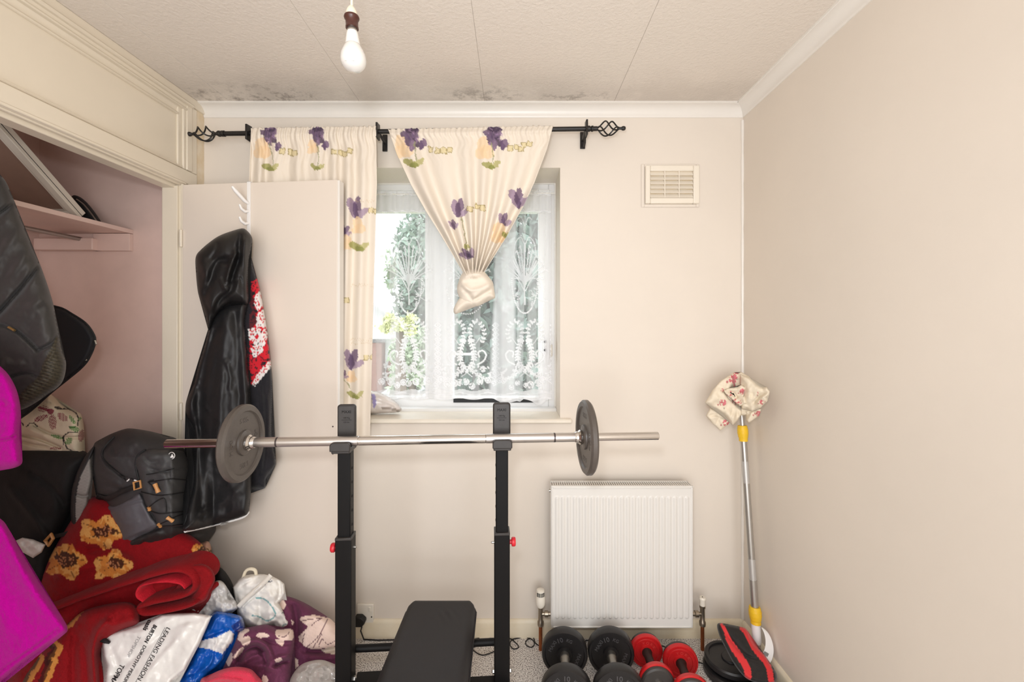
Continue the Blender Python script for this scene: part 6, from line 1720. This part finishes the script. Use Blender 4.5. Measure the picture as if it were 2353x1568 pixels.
def col_p2(X, Y):
    C = np.zeros((len(X), 3)); C[:] = L1((106, 48, 78)); C *= (1 + 0.16 * fbm(X, Y, 8, 5))[:, None]
    for p in ([(546, 1470), (552, 1452), (566, 1446), (574, 1450), (560, 1460), (556, 1474)], [(552, 1470), (570, 1462), (576, 1468), (572, 1480), (558, 1484)], [(590, 1458), (604, 1454), (620, 1462), (610, 1466), (592, 1466)], [(634, 1450), (664, 1446), (674, 1452), (670, 1472), (640, 1468)], [(632, 1472), (652, 1472), (648, 1486)],
              [(536, 1508), (556, 1488), (560, 1494), (540, 1514)], [(520, 1520), (532, 1500), (534, 1516), (526, 1532)], [(632, 1516), (646, 1512), (648, 1518), (636, 1524)], [(604, 1552), (616, 1560), (612, 1576), (602, 1572)]):
        mixc(C, inpoly(X, Y, catmull(p, True, 3)), PK)
    line(X, Y, C, [(640, 1462), (654, 1464), (666, 1452)], 0.8)
    return C
pillow('front_bunch', [(548, 1449), (572, 1442), (613, 1436), (640, 1446), (670, 1445), (676, 1460), (676, 1484), (671, 1520), (668, 1570), (668, 1680), (505, 1680), (505, 1560), (514, 1526), (532, 1490), (543, 1462)], lambda X, Y: 1.50 - 0.00035 * (Y - 1440), 0.060, m_throw, thr, step=2.2, edge=24, back=0.8, col=col_p2,
       disp=lambda X, Y: folds(X, Y, [([(536, 1520), (552, 1488), (580, 1474), (606, 1480), (620, 1500), (624, 1516)], 6, 0.020), ([(548, 1524), (562, 1496), (590, 1486), (608, 1500)], 5, -0.024), ([(556, 1526), (580, 1510), (602, 1506)], 6, 0.012), ([(600, 1470), (640, 1480), (672, 1478)], 5, -0.008), ([(624, 1524), (640, 1512), (668, 1508)], 5, 0.014), ([(630, 1532), (650, 1522), (668, 1522)], 4, -0.020), ([(580, 1536), (600, 1530), (640, 1540)], 8, 0.014), ([(640, 1545), (630, 1580), (640, 1620)], 8, 0.010), ([(600, 1500), (612, 1520), (604, 1545)], 5, -0.012)]) + 0.0014 * fbm(X, Y, 4, 4, 2))
# white mailing bag with its printed shop names
mbg = thing('mailing_bag', W(340, 1650, 1.40), 'white polythene mailing bag printed with fashion shop names', 'plastic bag')
wsh, wfront = pillow('bag_film', [(234, 1462), (252, 1455), (275, 1448), (318, 1436), (347, 1424), (372, 1411), (410, 1409), (446, 1409), (487, 1416), (474, 1446), (458, 1482), (440, 1514), (425, 1542), (395, 1566), (366, 1640), (350, 1690), (228, 1690), (236, 1600), (240, 1566), (244, 1530), (236, 1510), (233, 1486)], lambda X, Y: 1.400 - 0.00040 * (Y - 1410), 0.026, m_poly, mbg, step=3.0, edge=10, back=0.8,
       smooth_outline=False, col=plain((236, 232, 227), 0.03, 30, 4),
       disp=lambda X, Y: folds(X, Y, [([(250, 1560), (310, 1510), (400, 1440), (470, 1420)], 7, -0.005), ([(280, 1460), (340, 1450), (400, 1420)], 6, 0.004), ([(380, 1520), (400, 1480), (440, 1430)], 8, 0.004), ([(330, 1568), (370, 1510), (410, 1470)], 6, 0.004), ([(250, 1480), (270, 1530), (265, 1568)], 7, -0.004)]) + crumple(X, Y, 42, 7, 0.006) + crumple(X, Y, 14, 9, 0.0015))
m_ink = mat('black_ink', (34, 32, 34), 0.5); m_inkg = mat('grey_ink', (168, 166, 166), 0.5)
def bag_text(body, x, y, size, ink, bold=0.0, ln=None):
    vs, fs = text_mesh(body, 1.0, 0.0, 'LEFT', bold)
    vs = np.array(vs)
    if ln: vs[:, 0] *= ln / (vs[:, 0].max() * size)
    a = np.array([-0.49, 0.872]); u = np.array([0.872, 0.49])
    P = np.array([x, y]) + vs[:, :1] * size * a + vs[:, 1:2] * size * u
    yy = wfront(P[:, 0], P[:, 1]) - 0.0012
    V = [W(p[0], p[1], q) for p, q in zip(P, yy)]
    mesh_obj('printed_words', V, fs, ink, mbg, smooth=0)
bag_text('oasis', 345, 1426, 15, m_ink, 0.03, 27); bag_text('BURTON', 357, 1437, 12, m_ink, 0.035, 46); bag_text('DOROTHY PERKINS', 333, 1484, 11, m_ink, 0.01, 105)
bag_text('TOPSHOP', 320, 1463, 11, m_inkg, 0, 54); bag_text('TOPMAN', 281, 1528, 16, m_ink, 0.01, 62); bag_text('LEADING FASHION BRANDS', 387, 1443, 14, m_ink, 0, 205)
lp = np.stack([np.linspace(379, 300, 40), np.linspace(1443, 1590, 40)], 1)
yl = wfront(lp[:, 0], lp[:, 1]) - 0.0012
B('printed_rule', MB().tube([W(p[0], p[1], q) for p, q in zip(lp, yl)], 0.0006, 4), m_ink, mbg)
B('black_tab', MB().tube([W(232, 1470, 1.345), W(243, 1474, 1.342), W(252, 1478, 1.342)], [0.006, 0.006, 0.003], 8), m_web, mbg)
# blue carrier bag
def col_blue(X, Y):
    C = np.zeros((len(X), 3)); C[:] = L1((18, 92, 186)); C *= (1 + 0.10 * fbm(X, Y, 20, 3))[:, None]
    mixc(C, inpoly(X, Y, [(530, 1440), (560, 1420), (575, 1450), (545, 1460)]), (14, 40, 110), 0.9)
    mixc(C, inpoly(X, Y, [(455, 1488), (463, 1473), (500, 1464), (528, 1449), (538, 1458), (536, 1472), (511, 1503), (480, 1492)]), (234, 230, 226))
    return C
pillow('blue_carrier_bag', [(480, 1420), (493, 1406), (508, 1405), (538, 1412), (556, 1419), (562, 1446), (540, 1458), (536, 1474), (519, 1503), (514, 1516), (499, 1536), (468, 1562), (455, 1600), (450, 1680), (370, 1680), (395, 1575), (425, 1535), (455, 1475)], lambda X, Y: 1.49 - 0.00040 * (Y - 1410), 0.040, m_poly, None, step=2.4, edge=14, back=0.8, col=col_blue,
       disp=lambda X, Y: folds(X, Y, [([(484, 1450), (497, 1422), (502, 1420)], 3, 0.008), ([(458, 1466), (476, 1462), (520, 1446)], 4, -0.010), ([(490, 1490), (486, 1520), (478, 1532), (455, 1546)], 4, 0.010), ([(430, 1560), (450, 1550)], 4, 0.008), ([(470, 1500), (460, 1530), (440, 1560)], 6, -0.008), ([(500, 1470), (492, 1490)], 3, 0.006)]) + crumple(X, Y, 26, 5, 0.010) + crumple(X, Y, 10, 6, 0.003),
       label='shiny blue carrier bag with white patch beside the mailing bag', cat='plastic bag')
m_towel = mat('pink_terry', (222, 52, 80), 0.95, vc=True, bump=0.9, bscale=400, bdist=0.003, sheen=0.2)
pillow('pink_towel', [(458, 1572), (478, 1556), (505, 1541), (540, 1533), (575, 1538), (592, 1555), (606, 1580), (610, 1690), (440, 1690)], 1.375, 0.045, m_towel, None, step=2.4, edge=18, back=0.8, col=plain((224, 56, 84), 0.08, 5, 3), disp=lambda X, Y: 0.0014 * fbm(X, Y, 3.5, 5, 2) + folds(X, Y, [([(470, 1572), (505, 1560), (560, 1566)], 4, 0.008), ([(480, 1576), (520, 1566)], 4, -0.008)]),
       label='bright pink towel in front of the purple throw', cat='towel')
def clear_material():
    m = bpy.data.materials.new('clear_polythene'); m.use_nodes = True
    nt = m.node_tree; nt.nodes.clear(); N = nt.nodes; K = nt.links
    o = N.new('ShaderNodeOutputMaterial'); t = N.new('ShaderNodeBsdfTransparent'); g = N.new('ShaderNodeBsdfGlossy'); d = N.new('ShaderNodeBsdfDiffuse')
    d.inputs[0].default_value = lin((236, 230, 222)); g.inputs['Roughness'].default_value = 0.07; t.inputs[0].default_value = (0.95, 0.94, 0.93, 1)
    m1 = N.new('ShaderNodeMixShader'); m1.inputs[0].default_value = 0.30; K.new(d.outputs[0], m1.inputs[1]); K.new(g.outputs[0], m1.inputs[2])
    m2 = N.new('ShaderNodeMixShader'); m2.inputs[0].default_value = 0.5; K.new(t.outputs[0], m2.inputs[1]); K.new(m1.outputs[0], m2.inputs[2]); K.new(m2.outputs[0], o.inputs[0])
    return m
pillow('clear_plastic_bag', [(664, 1580), (672, 1552), (690, 1530), (712, 1520), (740, 1517), (766, 1526), (790, 1538), (800, 1570), (806, 1690), (655, 1690)], 1.42, 0.05, clear_material(), None, step=2.6, edge=24, back=0.6, disp=lambda X, Y: crumple(X, Y, 22, 5, 0.024) + crumple(X, Y, 9, 8, 0.010),
       label='crinkled clear plastic bag on the floor beside the bench upright', cat='plastic bag', smooth=30)
